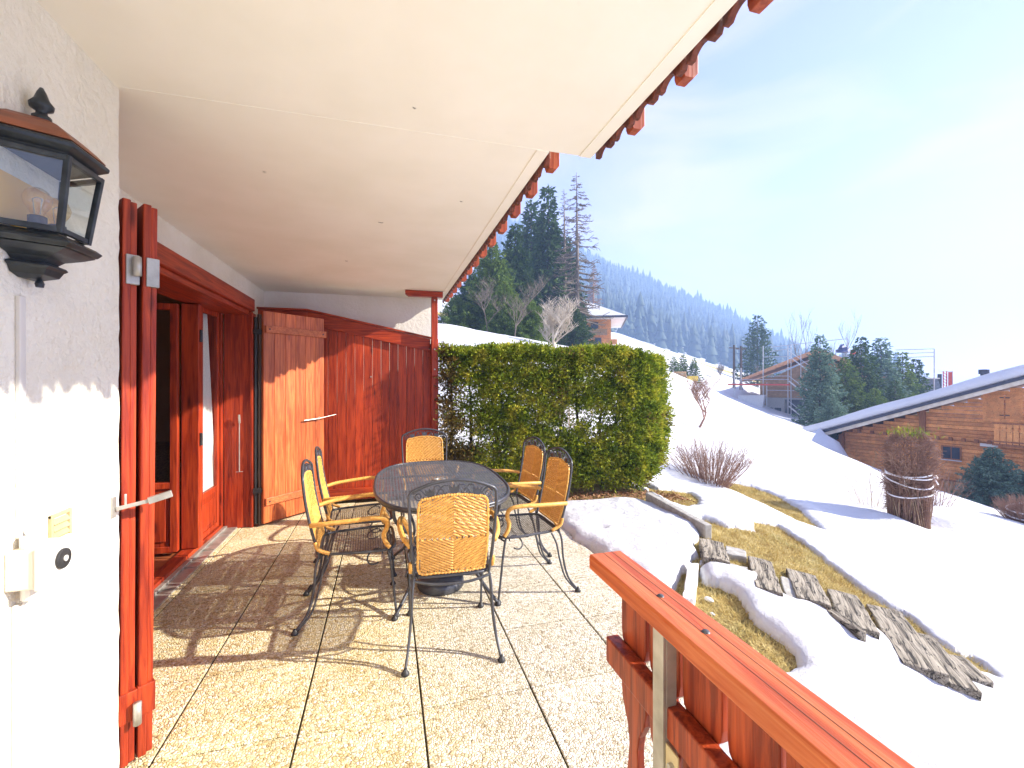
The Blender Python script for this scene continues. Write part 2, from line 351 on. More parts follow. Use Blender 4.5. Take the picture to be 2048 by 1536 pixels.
ctrl += [(3.05,1.42,-.42),(3.66,1.93,-.40),(3.3,2.6,-.18),(4.4,2.3,-.62),(4.5,4.5,-.27),(5.28,6.3,-.35),(7.98,5,-.83),(11.1,5.2,-1.25),(7,1,-1.2),(12,0,-2.3),(30,0,-5.5),(60,-20,-11)]
ctrl += [(-8,0,0),(-8,8,.6),(-6,-6,0),(0,-8,-.1)]
cp = np.array(ctrl)
def _phi(r2): return np.sqrt(r2+1.0)  # multiquadric
def _fit():
    P = cp[:, :2]; r2 = ((P[:,None]-P[None])**2).sum(-1); n = len(P)
    A = np.zeros((n+3, n+3)); A[:n,:n] = _phi(r2)-np.eye(n)*.02; A[:n,n] = 1; A[:n,n+1:] = P; A[n,:n] = 1; A[n+1:,:n] = P.T
    return np.linalg.solve(A, np.concatenate([cp[:,2], [0,0,0]]))
_w = _fit()
def gz(X, Y):
    X = np.asarray(X, float); Y = np.asarray(Y, float); n = len(cp)
    z = _w[n] + _w[n+1]*X + _w[n+2]*Y
    for i in range(n): z = z + _w[i]*_phi((X-cp[i,0])**2+(Y-cp[i,1])**2)
    dx = np.maximum(X-1.9, 0); dy = np.maximum(Y-6.2, 0)
    t = np.clip(np.sqrt(dx*dx+dy*dy)/.9, 0, 1); t = t*t*(3-2*t)
    return -.06*(1-t) + z*t
def G(x, y): return float(gz(x, y))
def hit(u, v, dmax=200):
    lo = .8
    for i in range(4000):
        p = W(u, v, lo)
        if p.z < G(p.x, p.y): return p
        lo *= 1.004
        if lo > dmax: break
    return W(u, v, dmax)
def sdist(px, py, poly):
    # signed distance: negative inside polygon
    poly = np.asarray(poly); d = np.full(px.shape, 1e9); ins = np.zeros(px.shape, bool); n = len(poly)
    for i in range(n):
        a = poly[i]; b = poly[(i+1) % n]; e = b-a
        wx = px-a[0]; wy = py-a[1]; t = np.clip((wx*e[0]+wy*e[1])/max(e@e,1e-9), 0, 1)
        d = np.minimum(d, np.hypot(wx-e[0]*t, wy-e[1]*t))
        c = ((a[1] > py) != (b[1] > py)) & (px < (b[0]-a[0])*(py-a[1])/((b[1]-a[1])+1e-12)+a[0]); ins ^= c
    return np.where(ins, -d, d)
def pp(lst): return [tuple(hit(u, v)[:2]) for u, v in lst]
bare = [
  [(-6,-9),(.95,-9),(.95,1.0)] + pp([(1300,1230),(1250,1160),(1190,1112),(1150,1098),(1122,1070),(1106,1036),(1090,1022)]) + [(1.35,5.3),(.8,6.0),(-2,7.5),(-6,7.5)],
  pp([(880,1010),(1000,1016),(1120,1010),(1190,1006),(1270,1003),(1300,1012),(1320,1002),(1290,984),(1200,960)]) + [(3.6,5.0),(3.5,5.5),(2.4,5.9),(.8,6.2),(.6,5.4)],
  pp([(1296,984),(1330,982),(1378,988),(1396,1002),(1392,1016),(1370,1020),(1330,1002)]),
  pp([(1404,1041),(1455,1058),(1512,1066),(1508,1046),(1553,1055),(1600,1088),(1638,1116),(1695,1164),(1718,1183),(1765,1211),(1817,1239),(1865,1282),(1907,1312),(1945,1322),(2000,1366),(1965,1352),(1922,1352),(1884,1350),(1817,1324),(1784,1291),(1742,1257),(1694,1234),(1661,1215),(1628,1191),(1590,1187),(1580,1207),(1553,1190),(1524,1163),(1489,1151),(1449,1142),(1411,1139),(1392,1104),(1402,1070)]) if True else pp([(1408,1046),(1440,1052),(1478,1066),(1498,1072),(1510,1062),(1500,1048),(1530,1062),(1580,1090),(1640,1125),(1690,1165),(1760,1210),(1830,1262),(1900,1318),(1955,1338),(1940,1350),(1880,1345),(1790,1290),(1730,1270),(1650,1218),(1570,1200),(1540,1190),(1480,1140),(1440,1135),(1400,1108),(1412,1080)]),
  pp([(1440,962),(1505,976),(1553,994),(1595,1020),(1624,1048),(1642,1066),(1600,1052),(1534,1016),(1482,993),(1440,976)]),
  pp([(1362,1160),(1385,1120),(1402,1120),(1408,1173),(1437,1178),(1470,1201),(1489,1230),(1507,1253),(1536,1272),(1578,1315),(1596,1348),(1560,1356),(1500,1315),(1400,1250),(1345,1200)]),
  pp([(1662,1215),(1690,1262),(1718,1262),(1712,1240)]),
]
def grow(a, b, s0, f):
    out = [a]; s = s0
    while out[-1] < b: out.append(out[-1]+s); s *= f
    return out
xs = np.array(sorted(set([-x for x in grow(0, 300, .5, 1.25)[1:]])) + list(np.arange(0, .8, .2)) + list(np.arange(.8, 4.6, .032)) + grow(4.6, 9, .08, 1.0) + grow(9.2, 900, .15, 1.055))
ys = np.array(sorted([-y for y in grow(0, 60, .4, 1.3)[1:]]) + list(np.arange(0, 6.3, .032)) + grow(6.32, 12, .1, 1.01) + grow(12.3, 900, .25, 1.06))
GX, GY = np.meshgrid(xs, ys, indexing='ij')
GZ = gz(GX, GY)
def fbm(X, Y, sc, seed=0):
    rs = np.random.RandomState(seed); out = np.zeros(X.shape); a = 1
    for o in range(4):
        for k in range(4):
            th = rs.uniform(0, 6.28); f = sc*2**o*rs.uniform(.7, 1.4)
            out += a*np.sin((X*np.cos(th)+Y*np.sin(th))*f + rs.uniform(0, 6.28) + 1.3*np.sin((X*np.sin(th)-Y*np.cos(th))*f*.7+k))
        a *= .5
    return out/7.5
SD = np.full(GX.shape, 1e9)
for b in bare:
    d = sdist(GX, GY, b); SD = np.minimum(SD, d)
near = np.exp(-((GX-2)**2+(GY-3)**2)/60)
SD = SD + near*(.05*fbm(GX, GY, 9, 1) + .02*fbm(GX, GY, 30, 2))
T = .065 + .06*np.exp(-((GX-1.9)**2/.9+(GY-3.3)**2/1.6)) + .02*fbm(GX, GY, 1.5, 3)
th = np.where(SD > 0, T*np.sqrt(np.clip(1-(1-np.clip(SD/.13, 0, 1))**2, 0, 1)), -.10)
far = np.clip((np.hypot(GX, GY)-12)/60, 0, 1)
bmp = .020*fbm(GX, GY, 6, 4) + .007*fbm(GX, GY, 17, 14) + .05*fbm(GX, GY, 1.6, 5)*np.clip((np.hypot(GX-2, GY-3)-1.5)/4, 0, 1) + far*.35*fbm(GX, GY, .12, 6)
SZ = GZ + th + np.where(SD > 0, bmp*np.clip(SD/.2, 0, 1), 0)
rp = np.random.RandomState(17)
for k in range(150):
    px_, py_ = rp.uniform(3.2, 16), rp.uniform(-.5, 14); r0_ = rp.uniform(.07, .22)*(1+.06*px_)
    SZ += rp.uniform(-.045, .02)*np.exp(-(((GX-px_)**2+(GY-py_)**2*rp.uniform(.5, 2))/(r0_**2)))
SZ += .006*fbm(GX, GY, 34, 15)*np.exp(-((GX-2.5)**2+(GY-3)**2)/8)*(SD > .03)
# footprint hole on the mound and rubble heap of ploughed snow by the neighbour
fp = hit(1205, 1080); SZ -= .05*np.exp(-((GX-fp.x)**2+(GY-fp.y)**2)/(.035**2))
for (u, v, d_, hh, rr) in ((1655, 945, 21.5, .75, .8), (1640, 925, 22.3, .7, .7), (1672, 948, 20.8, .55, .6), (1600, 935, 21.5, .45, .7)):
    q = W(u, v, d_); SZ += hh*np.exp(-(((GX-q.x)**2+(GY-q.y)**2)/(rr**2))**2)
for (u, v, d_, hh, rr) in ((1840, 1050, 6.9, -.10, .35), (1900, 1065, 6.9, .12, .4), (1780, 1062, 6.8, .08, .4)):
    q = W(u, v, d_); SZ += hh*np.exp(-((GX-q.x)**2+(GY-q.y)**2)/(rr**2))
nx, ny = GX.shape
idx = np.arange(nx*ny).reshape(nx, ny)
quads = np.stack([idx[:-1,:-1], idx[1:,:-1], idx[1:,1:], idx[:-1,1:]], -1).reshape(-1, 4)
def V3(Z): return np.stack([GX, GY, Z], -1).reshape(-1, 3)
GZ2 = GZ + near*.012*fbm(GX, GY, 14, 8)
ground = npmesh('ground', V3(GZ2), quads, m_grass, smooth=True); tag(ground, '', '', kind='structure')
# keep only snow quads that show above ground somewhere, and none under the house
up = (SZ > GZ-.09); q = quads; keep = up.reshape(-1)[q].any(1)
cx = GX.reshape(-1)[q].mean(1); cy = GY.reshape(-1)[q].mean(1); keep &= ~((cx < -1.6) & (cy < 7))
snow = npmesh('snow', V3(SZ), q[keep], m_snow, smooth=True); tag(snow, '', '', kind='structure')
def S(x, y):
    i = min(max(np.searchsorted(xs, x)-1, 0), nx-2); j = min(max(np.searchsorted(ys, y)-1, 0), ny-2)
    return float(SZ[i, j])

# terrace paving: slabs with real joints
mb = MB()
xj = [-1.85,-1.35,-.852,-.345,.154,.655,1.16,1.66]
for i in range(len(xj)-1):
    off = R.uniform(-.02, .02)
    for k in range(-6, 13):
        y0 = k*.5-.03+off; y1 = y0+.5
        if y0 > 5.4: continue
        if i == 6 and y0 < 1.2: continue
        if i == 5 and y0 < .4: continue
        dz = R.uniform(-.0015, .0015)
        if i == 0 and y0 < 1.9: continue
        mb.box((xj[i]+.0045, y0+.0035, -.05), (xj[i+1]-.0045, y1-.0035, dz))
tag(mb.build('terrace_paving', m_peb, bevel=.003), '', '', kind='structure')
tag(MB().box((-1.84,-3.05,-.09), (1.64,5.45,-.008)).build('terrace_bed', m_joint), '', '', kind='structure')

# far wooded mountain
def hill_z(u, t):
    # silhouette row in picture terms: ridge height by direction, t 0 foot .. 1 ridge
    r = np.interp(u, [200,700,1000,1130,1215,1290,1380,1470,1560,1650,1760,2300], [330,400,455,500,545,575,610,650,695,738,765,790])
    f = np.interp(u, [200,1180,1240,1340,1480,1560,2300], [640,655,668,702,745,765,800])
    return f + (r-f)*t
us = np.arange(100, 2300, 12); ts = np.linspace(-.5, 1.15, 60); hv = []
for u in us:
    for t in ts:
        d = 200 + 330*max(t, -.4)
        v = hill_z(u, min(t, 1)) + (max(t-1, 0)*260)
        p = W(u, v if t > 0 else hill_z(u, 0) - t*40, d); hv.append(tuple(p))
hv = np.array(hv); n2 = len(ts); hid = np.arange(len(hv)).reshape(len(us), n2)
hq = np.stack([hid[:-1,:-1], hid[1:,:-1], hid[1:,1:], hid[:-1,1:]], -1).reshape(-1, 4)
tag(npmesh('hills', hv, hq, m_snow, smooth=True), '', '', kind='structure')
rs = np.random.RandomState(5); fv = []; ff = []
def cone_tree(p, h, r):
    rot = rs.uniform(0, 6.28); lay = 4
    for l in range(lay):
        zb = h*(.06+.22*l); zt = h*min(1, .48+.2*l); rr = r*(1-.2*l); o = len(fv)
        k = 7
        for i in range(k):
            a = rot+l+2*math.pi*i/k; q = rr*rs.uniform(.7, 1.15); fv.append((p[0]+q*math.cos(a), p[1]+q*math.sin(a), p[2]+zb-rs.uniform(0, .04)*h))
        fv.append((p[0], p[1], p[2]+zt))
        for i in range(k): ff.append((o+i, o+(i+1) % k, o+k))
for i in range(6500):
    t = rs.uniform(0, 1.02)**.9; u = rs.uniform(950, 1800)
    if t < .12 and rs.rand() < .6: continue
    d = 200+330*t; v = hill_z(u, min(t, 1))
    if i % 9 == 0: t = 1.0; v = hill_z(u, 1); d = 530
    p = W(u, v, d); hh = rs.uniform(10, 19)*(1 if rs.rand() > .06 else 1.35)
    cone_tree((p.x, p.y, p.z-1), hh, hh*rs.uniform(.15, .22))
m_far = Mt('far_conifers', [(.3,(.018,.035,.022)),(.6,(.035,.06,.035)),(.8,(.08,.075,.05))], ns=.05, rough=.9)
tag(npmesh('distant_forest', fv, ff, m_far), 'blue hazy spruce forest covering the distant mountain slope', 'forest', kind='stuff')

# ---------------------------------------------------------------- our chalet
WX, NX_, SX1, SX2, YS, YE, CZ = -1.41, -.933, .936, .726, 1.92, 5.92, 2.5
house = thing('chalet_house', 'cream rendered chalet with red wooden door frame and shutters, balcony slab overhead', 'house', (-1.41, 3, 0))
# near wall with rough edge corner
mb = MB(); n = 70
prof = []
for k in range(n+1):
    z = -.05+2.56*k/n; prof.append((NX_+R.uniform(-.0015,.0015), 1.937+R.uniform(-.002,.002), z))
mb.box((-1.62,-3,-.05), (NX_,1.925,2.51))
for k in range(n):
    a, b = prof[k], prof[k+1]
    mb.add([(NX_,1.92,a[2]),(NX_,1.92,b[2]),(b[0],b[1],b[2]),(a[0],a[1],a[2]),(-1.5,a[1]+.004,a[2]),(-1.5,b[1]+.004,b[2])], [(0,3,2,1),(3,4,5,2)])
mb.build('near_wall', m_rough, house)
# door wall pieces (opening y 2.0..4.86, z .04..2.13)
mb = MB()
mb.box((-1.75,1.94,2.14), (WX,YE,2.51)); mb.box((-1.75,4.92,-.05), (WX,YE,2.14))
mb.build('door_wall', m_rough, house)
MB().box((-1.75,YE,.0), (.60,YE+.12,2.52)).build('end_wall', m_wall2, house)
mb = MB(); mb.box((-1.8,-3,CZ), (SX1-.06,YS,CZ+.2)); mb.box((-1.8,YS,CZ), (SX2-.06,YE+.02,CZ+.2))
mb.box((SX1-.06,-3,CZ-.004), (SX1,YS,CZ+.2)); mb.box((SX2-.06,YS+.002,CZ-.004), (SX2,YE+.02,CZ+.2))
mb.build('balcony_slab', m_ceil, house)
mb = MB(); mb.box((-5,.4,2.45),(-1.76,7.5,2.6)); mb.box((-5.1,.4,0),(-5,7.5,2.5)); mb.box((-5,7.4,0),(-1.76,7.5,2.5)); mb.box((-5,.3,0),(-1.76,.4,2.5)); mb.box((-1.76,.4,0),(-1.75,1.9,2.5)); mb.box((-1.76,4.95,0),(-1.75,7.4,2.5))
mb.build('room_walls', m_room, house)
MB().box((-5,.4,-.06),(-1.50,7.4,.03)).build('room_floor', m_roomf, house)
# upper storey mass behind the balcony, and roof shading nothing in view
MB().box((-6,-3,2.75),(-1.2,6.2,5.2)).build('upper_wall', m_wall2, house)
MB().box((NX_+.01,YS-.003,CZ-.0015),(SX2-.01,YS+.003,CZ+.01)).build('slab_seam', m_ceil, house)
for (sx_, sy_, sl_) in ((.35,1.15,.012),(-.05,3.1,.02),(.42,2.6,.01),(-.6,2.5,.008),(.1,1.75,.007),(-.35,4.2,.014),(.6,.9,.008)):
    MB().tube([(sx_,sy_,CZ-.001),(sx_+sl_,sy_+.006,CZ-.0025),(sx_+sl_*1.6,sy_+.004,CZ-.001)], .0016, 5).build('stain', m_barkd, house)
# balcony boards hanging past the slab edge, seen from below
def scallop(y0, w, x, hang):
    # board in plane x, profile along y: outer corners long, arc cut from the near side
    z0 = CZ-.03-hang; pts = [(y0, CZ+.5), (y0, z0+.05)]
    pts += [(y0+.012, z0+.022), (y0+.045, z0+.022)]
    for k in range(9):
        a = math.pi*k/8; pts.append((y0+.045+(w-.066)*(k/8), z0+.022+.028*math.sin(a)**.7 if 0 < k < 8 else z0+.022))
    pts += [(y0+w, z0+.022), (y0+w, CZ+.5)]
    return pts
def edge(x, ya, yb):
    bd = MB(); y = ya; i = 0
    while y < yb:
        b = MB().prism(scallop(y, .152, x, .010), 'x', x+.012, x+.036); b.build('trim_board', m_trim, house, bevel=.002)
        if i % 2 == 0:
            zz = CZ-.014
            c = MB().prism([(x+.038,CZ+.12),(x+.038,zz+.01),(x+.045,zz-.006),(x+.080,zz-.006),(x+.098,zz+.014),(x+.098,CZ+.12)], 'y', y+.035, y+.085)
            c.build('corbel', m_corb, house, bevel=.002)
        y += .163; i += 1
edge(SX1, -.05, YS-.12); edge(SX2, YS+.08, YE)
MB().box((SX1+.04,-1,CZ+.12),(SX1+.10,YS,CZ+.2)).build('balcony_rail', m_redy, house)
MB().box((SX2+.04,YS+.02,CZ+.12),(SX2+.10,YE,CZ+.2)).build('balcony_rail', m_redy, house)

# door surround
fr = MB(); fr.box((-1.52,1.98,2.115),(-1.255,4.94,2.235))
lint = fr.build('lintel', m_redy, house, bevel=.006)
MB().box((-1.60,2.0,2.07),(-1.28,4.845,2.113)).build('lintel_soffit', m_redy, house, bevel=.004)
MB().box((-1.50,4.85,.0),(-1.268,4.93,2.113)).build('door_jamb', m_redz, house, bevel=.005)
MB().box((-1.268,4.83,.0),(-1.245,4.935,2.09)).build('jamb_casing', m_redz, house, bevel=.004)
jb = MB().box((-1.75,4.80,.0),(-1.503,4.85,2.07)).build('door_jamb', m_redz, house, bevel=.004)
# metal threshold drain
th_ = MB(); th_.box((-1.50,2.0,-.03),(-1.385,4.86,.012)); th_.box((-1.50,2.0,.012),(-1.47,4.86,.03))
for k in range(8): th_.box((-1.468,2.1+k*.36,.012),(-1.387,2.125+k*.36,.018))
th_.build('threshold', m_metal, house, bevel=.002)
MB().box((-1.60,2.0,-.02),(-1.503,4.81,.055)).build('door_sill', m_redy, house, bevel=.003)
# fixed glazed sash (plane x about -1.52) y 4.19..4.75
def sash(name, org, dirv, w, z0, z1, fw, t, kick, mat, mat2=None, gl=True):
    o = Vector((org[0], org[1], 0)); d = Vector((dirv[0], dirv[1], 0)).normalized(); nrm = Vector((-d.y, d.x, 0))
    M = Matrix(((d.x, nrm.x, 0, o.x), (d.y, nrm.y, 0, o.y), (0, 0, 1, 0), (0, 0, 0, 1)))
    s = MB()
    s.box((0,0,z0),(fw,t,z1),M); s.box((w-fw,0,z0),(w,t,z1),M); s.box((fw,.001,z1-fw),(w-fw,t-.001,z1),M)
    s.box((fw,.001,z0),(w-fw,t-.001,z0+fw),M); s.box((fw,.001,kick-.05),(w-fw,t-.001,kick),M)
    s.box((fw,t*.3,z0+fw),(w-fw,t*.7,kick-.05),M)
    s.box((fw+.03,t*.1,z0+fw+.04),(w-fw-.03,t*.9,kick-.10),M)
    f = s.build(name, mat, house, bevel=.004)
    MB().box((fw-.004,t*.12,kick-.002),(w-fw+.004,t*.22,z1-fw+.002),M).build('glass', m_glass, f) if gl else None
    for o2 in [x for x in bpy.data.objects if x.parent == f]: # pane built in world, parented one deeper
        o2.location = (0,0,0)
    return f, M
f1, _ = sash('glazed_door', (-1.52, 4.285), (0,1), .51, .06, 2.07, .045, .03, .45, m_redz)
f2, _ = sash('glazed_door', (-1.61, 4.19), (-1,-.05), .62, .06, 2.05, .05, .05, .62, m_redz)
MB().box((-1.60,4.19,.06),(-1.475,4.282,2.06)).build('door_mullion', m_redz, house, bevel=.006)
MB().tube([(-1.465,4.21,.9),(-1.465,4.21,1.0)], .012, 8).build('door_hinge', m_black, house)
MB().tube([(-1.465,4.21,1.75),(-1.465,4.21,1.85)], .012, 8).build('door_hinge', m_black, house)
# curtain behind the fixed pane
def curtain(y0, y1, x, label, gather):
    v = []; nu, nv = 60, 20
    for j in range(nv+1):
        t = j/nv
        for i in range(nu+1):
            s = i/nu; w = 1-gather*t; y = y1-(y1-y0)*(1-s)*(1-gather*(1-t)**1.3) if gather < 0 else y0+(y1-y0)*s*(1-gather*t**1.2)
            v.append((x+.012*math.sin(s*42+t*1.2)+.006*math.sin(s*17), y, .1+1.93*t))
    q = [(j*(nu+1)+i, j*(nu+1)+i+1, (j+1)*(nu+1)+i+1, (j+1)*(nu+1)+i) for j in range(nv) for i in range(nu)]
    o = npmesh('curtain', v, q, m_tulle, smooth=True); sol = o.modifiers.new('solid', 'SOLIDIFY'); sol.thickness = .003
    return tag(o, label, 'curtain')
curtain(4.37, 4.87, -1.566, 'white gathered curtain hanging behind the narrow glass pane of the door', .50)
# indoor sofa-like dark mass seen through the open leaf is left as the dark room; wall clothes rail
# folded near shutters, edge on
def shutter_edge(org, ang, w, t, z0, z1, tilt=0):
    a = math.radians(ang); d = Vector((math.sin(a), math.cos(a), 0)); nrm = Vector((d.y, -d.x, 0))
    M = Matrix(((d.x, nrm.x, 0, org[0]), (d.y, nrm.y, 0, org[1]), (0,0,1,z0), (0,0,0,1))) @ Matrix.Rotation(tilt, 4, 'X')
    h = z1-z0; s = MB(); s.box((0,0,0),(w,t*.55,h),M); s.box((.012,t*.551,0),(w,t,h-.004),M)
    return s.build('folded_shutter', m_redz, house, bevel=.004), M
for (ox, oy, an, ti) in ((-.935, 1.945, -40, -.004), (-.897, 1.985, -37, -.008)):
    o, M = shutter_edge((ox, oy), an, .62, .047, .02, 2.115, ti)
    for zz in (.16, 1.78):
        b = MB(); b.box((-.006,-.004 if zz < 1 else .01,zz),(.03,.05,zz+.11),M); b.build('hinge_plate', m_metal if zz > 1 else m_redz, o, bevel=.002)
MB().tube([(-.885,1.955,1.83),(-.885,1.955,1.90)], .013, 10).build('shutter_pin', m_metal, house, True); MB().tube([(-.885,1.955,.17),(-.885,1.955,.25)], .013, 10).build('shutter_pin', m_metal, house, True)
# latch rod across the folded shutters
mb = MB(); mb.bar((-.925,1.90,.985),(-.84,1.93,1.00), .008, .014); mb.box((-.935,1.885,.955),(-.926,1.91,1.03)); mb.bar((-.84,1.93,1.0),(-.775,1.955,1.018), .02, .024); mb.tube([(-.90,1.91,.99),(-.90,1.91,1.035)], .004, 6)
mb.build('shutter_latch', m_metal, house, bevel=.002)
# far shutter, opened at 45 degrees
o0 = Vector((-1.15, 4.82, 0)); d0 = Vector((.49, .49, 0)).normalized(); n0 = Vector((d0.y, -d0.x, 0))
M = Matrix(((d0.x, n0.x, 0, o0.x), (d0.y, n0.y, 0, o0.y), (0,0,1,0), (0,0,0,1)))
mb = MB(); pw = .69/6
for k in range(6): mb.box((k*pw+.0008,-.035,.03),((k+1)*pw-.0008,0,2.112),M)
leaf = mb.build('shutter', m_shut, house, bevel=.003)
for zc in (.24, 1.935):
    MB().box((.015,.0008,zc-.035),(.705,.022,zc+.035),M).build('batten', m_shutx, leaf, bevel=.003)
    for s_ in (.05,.66): MB().tube([M @ Vector((s_,.021,zc)), M @ Vector((s_,.026,zc))], .009, 10).build('bolt', m_black, leaf)
MB().box((-.02,-.072,.02),(.03,-.037,2.08),M).build('shutter_stile', m_barkd, leaf)
mb = MB(); mb.tube([M @ Vector((.42,.03,1.005)), M @ Vector((.60,.035,1.015))], .007, 8); mb.tube([M @ Vector((.60,.035,1.015)), M @ Vector((.80,.06,1.045))], .004, 8); mb.tube([M @ Vector((.60,.02,1.0)), M @ Vector((.60,.04,1.03))], .009, 8)
mb.build('shutter_hook', m_metal, leaf)
mb = MB(); mb.tube([(-1.225,4.85,.03),(-1.225,4.85,2.05)], .014, 8)
for zz in (.33, 1.88): mb.box((-1.24,4.82,zz),(-1.17,4.85,zz+.05))
mb.build('hinge_rail', m_black, house)
mb = MB(); mb.tube([(-1.36,4.825,.55),(-1.36,4.825,1.08)], .005, 8); mb.tube([(-1.36,4.83,1.02),(-1.36,4.815,1.10)], .010, 8); mb.tube([(-1.39,4.827,.55),(-1.33,4.827,.55)], .003, 6)
mb.build('door_bolt', m_metal, house)

# privacy screen
ps = thing('privacy_screen', 'dark red vertical board screen with sloping top rail at the terrace end', 'fence', (-.4, 5.5, 0))
mb = MB(); x = -1.33
def topz(x): return 2.16 if x < -.86 else 2.16-(x+.86)*.205
while x < .53:
    w = .098; x1 = min(x+w, .55)
    mb.add([(x+.0015,5.50,.03),(x1-.0015,5.50,.03),(x1-.0015,5.522,.03),(x+.0015,5.522,.03),(x+.0015,5.50,topz(x)),(x1-.0015,5.50,topz(x1)),(x1-.0015,5.522,topz(x1)),(x+.0015,5.522,topz(x))],
           [(0,3,2,1),(4,5,6,7),(0,1,5,4),(1,2,6,5),(2,3,7,6),(3,0,4,7)])
    x = x1 if x1 < .55 else 9
mb.build('board_panel', m_redz, ps, bevel=.0025)
def rail3(xa, xb, za, zb, h, y0, y1):
    return MB().add([(xa,y0,za-h),(xb,y0,zb-h),(xb,y1,zb-h),(xa,y1,za-h),(xa,y0,za),(xb,y0,zb),(xb,y1,zb),(xa,y1,za)],[(0,3,2,1),(4,5,6,7),(0,1,5,4),(1,2,6,5),(2,3,7,6),(3,0,4,7)])
rail3(-1.36,-.86,2.215,2.215,.15,5.462,5.497).build('top_rail', m_redx, ps, bevel=.004)
rail3(-.859,.52,2.215,1.93,.15,5.462,5.497).build('top_rail', m_redx, ps, bevel=.004)
rail3(-1.37,-.86,2.24,2.24,.022,5.45,5.53).build('cap', m_redx, ps, bevel=.003)
rail3(-.859,.53,2.24,1.955,.022,5.45,5.53).build('cap', m_redx, ps, bevel=.003)
MB().box((-1.33,5.464,.07),(.52,5.498,.17)).build('bottom_rail', m_redx, ps, bevel=.003)
MB().box((.53,5.43,.0),(.615,5.52,1.93)).build('post', m_redz, ps, bevel=.005)
pst = MB().box((.525,5.36,1.48),(.60,5.427,2.425)).build('post', m_redz, ps, bevel=.006)
MB().prism([(.22,2.495),(.22,2.455),(.26,2.427),(.66,2.427),(.66,2.495)], 'y', 5.355, 5.435).build('bracket', m_redx, ps, bevel=.003)
mb = MB()
for zz in (1.55, 1.82, 2.39): mb.lathe([(0,.008),(.008,.006),(.010,0)], n=10)
mb = MB()
for zz in (1.56, 1.80, 2.39): MB().tube([(.562,5.352,zz),(.562,5.361,zz)], .009, 10).build('bolt', m_metal, ps)
MB().tube([(-.17,5.49,1.47),(-.17,5.502,1.47)], .009, 10).build('bolt', m_metal, ps)

# ---------------------------------------------------------------- lantern on the near wall
LC = Vector((NX_, 1.505, 0)); hx = .7854
def hexs(r, z, cx=0):
    # five-sided plan: back on the wall, front face parallel to it. r = half hexagon side factor
    s = r; return [(NX_+.001, LC.y-s, z), (NX_+.98*r, LC.y-s*.52, z), (NX_+.98*r, LC.y+s*.52, z), (NX_+.001, LC.y+s, z)]
lan = thing('wall_lantern', 'black half hexagonal wall lantern with copper roof and clear bulbs, one modelled for a mirror reflection, on the cream wall', 'lantern', (NX_, 1.522, 1.75))
def loft(mb, rings):
    vs = []; fs = []; k = len(rings[0])
    for r_ in rings: vs += r_
    for j in range(len(rings)-1):
        for i in range(k-1): fs.append((j*k+i, j*k+i+1, (j+1)*k+i+1, (j+1)*k+i))
        fs.append((j*k+k-1, j*k, (j+1)*k, (j+1)*k+k-1))
    fs.append(tuple(range(k))[::-1]); fs.append(tuple(range((len(rings)-1)*k, len(rings)*k)))
    return mb.add(vs, fs)
zt, zb = 2.035, 1.835
loft(MB(), [hexs(.125, zt+.0), hexs(.130, zt+.008), hexs(.150, zt+.020), hexs(.152, zt+.030), hexs(.144, zt+.037), hexs(.132, zt+.040)]).build('eaves_rim', m_lant, lan, bevel=.002)
rf = loft(MB(), [hexs(.145, zt+.040), hexs(.128, zt+.060), hexs(.100, zt+.085), hexs(.070, zt+.102), hexs(.035, zt+.112), hexs(.02, zt+.118)]).build('roof', m_copper, lan, bevel=.002)
MB().lathe([(0,-.0),(.022,0),(.020,.02),(.012,.026),(.012,.034),(.024,.042),(.026,.052),(.016,.066),(.010,.085),(.004,.098),(0,.10)], (NX_+.034, LC.y, zt+.105), 16).build('finial', m_lant, lan, True)
loft(MB(), [hexs(.128, zb-.038), hexs(.138, zb-.026), hexs(.126, zb-.016), hexs(.105, zb-.006), hexs(.1, zb)]).build('base_rim', m_lant, lan, bevel=.002)
loft(MB(), [hexs(.030, zb-.118), hexs(.058, zb-.108), hexs(.066, zb-.092), hexs(.074, zb-.086), hexs(.070, zb-.080), hexs(.055, zb-.074), hexs(.068, zb-.062), hexs(.098, zb-.052), hexs(.125, zb-.040)]).build('bracket', m_lant, lan, bevel=.002)
MB().lathe([(0,-.02),(.008,-.02),(.010,-.01),(.006,0)], (NX_+.03, LC.y, zb-.118), 10).build('drip_knob', m_lant, lan)
a, b_ = hexs(.108, zb), hexs(.134, zt)
mb = MB()
for i in range(4): mb.bar(a[i], b_[i], .013)
for i in range(3):
    mb.bar(Vector(a[i])+Vector((0,0,.008)), Vector(a[i+1])+Vector((0,0,.008)), .010, .014); mb.bar(Vector(b_[i])-Vector((0,0,.008)), Vector(b_[i+1])-Vector((0,0,.008)), .010, .014)
mb.build('cage', m_lant, lan, bevel=.001)
for i in range(3):
    mb = MB(); p = [Vector(a[i]), Vector(a[i+1]), Vector(b_[i+1]), Vector(b_[i])]
    cnt = Vector((NX_+.03, LC.y, (zb+zt)/2)); q_ = [x_+(cnt-x_).normalized()*.003 for x_ in p]
    mb.add(p+q_, [(0,1,2,3),(7,6,5,4),(0,4,5,1),(1,5,6,2),(2,6,7,3),(3,7,4,0)]); mb.build('glass_pane', m_glass, lan)
m_mir = Mt('brass_reflector', [(.3,(.70,.42,.08)),(.7,(.80,.52,.13))], ns=2, rough=.5, metal=0)
MB().add([(NX_+.004,LC.y-.10,zb+.01),(NX_+.004,LC.y+.10,zb+.01),(NX_+.004,LC.y+.118,zt-.06),(NX_+.004,LC.y-.118,zt-.06)],[(0,1,2,3)]).build('reflector', m_mir, lan)
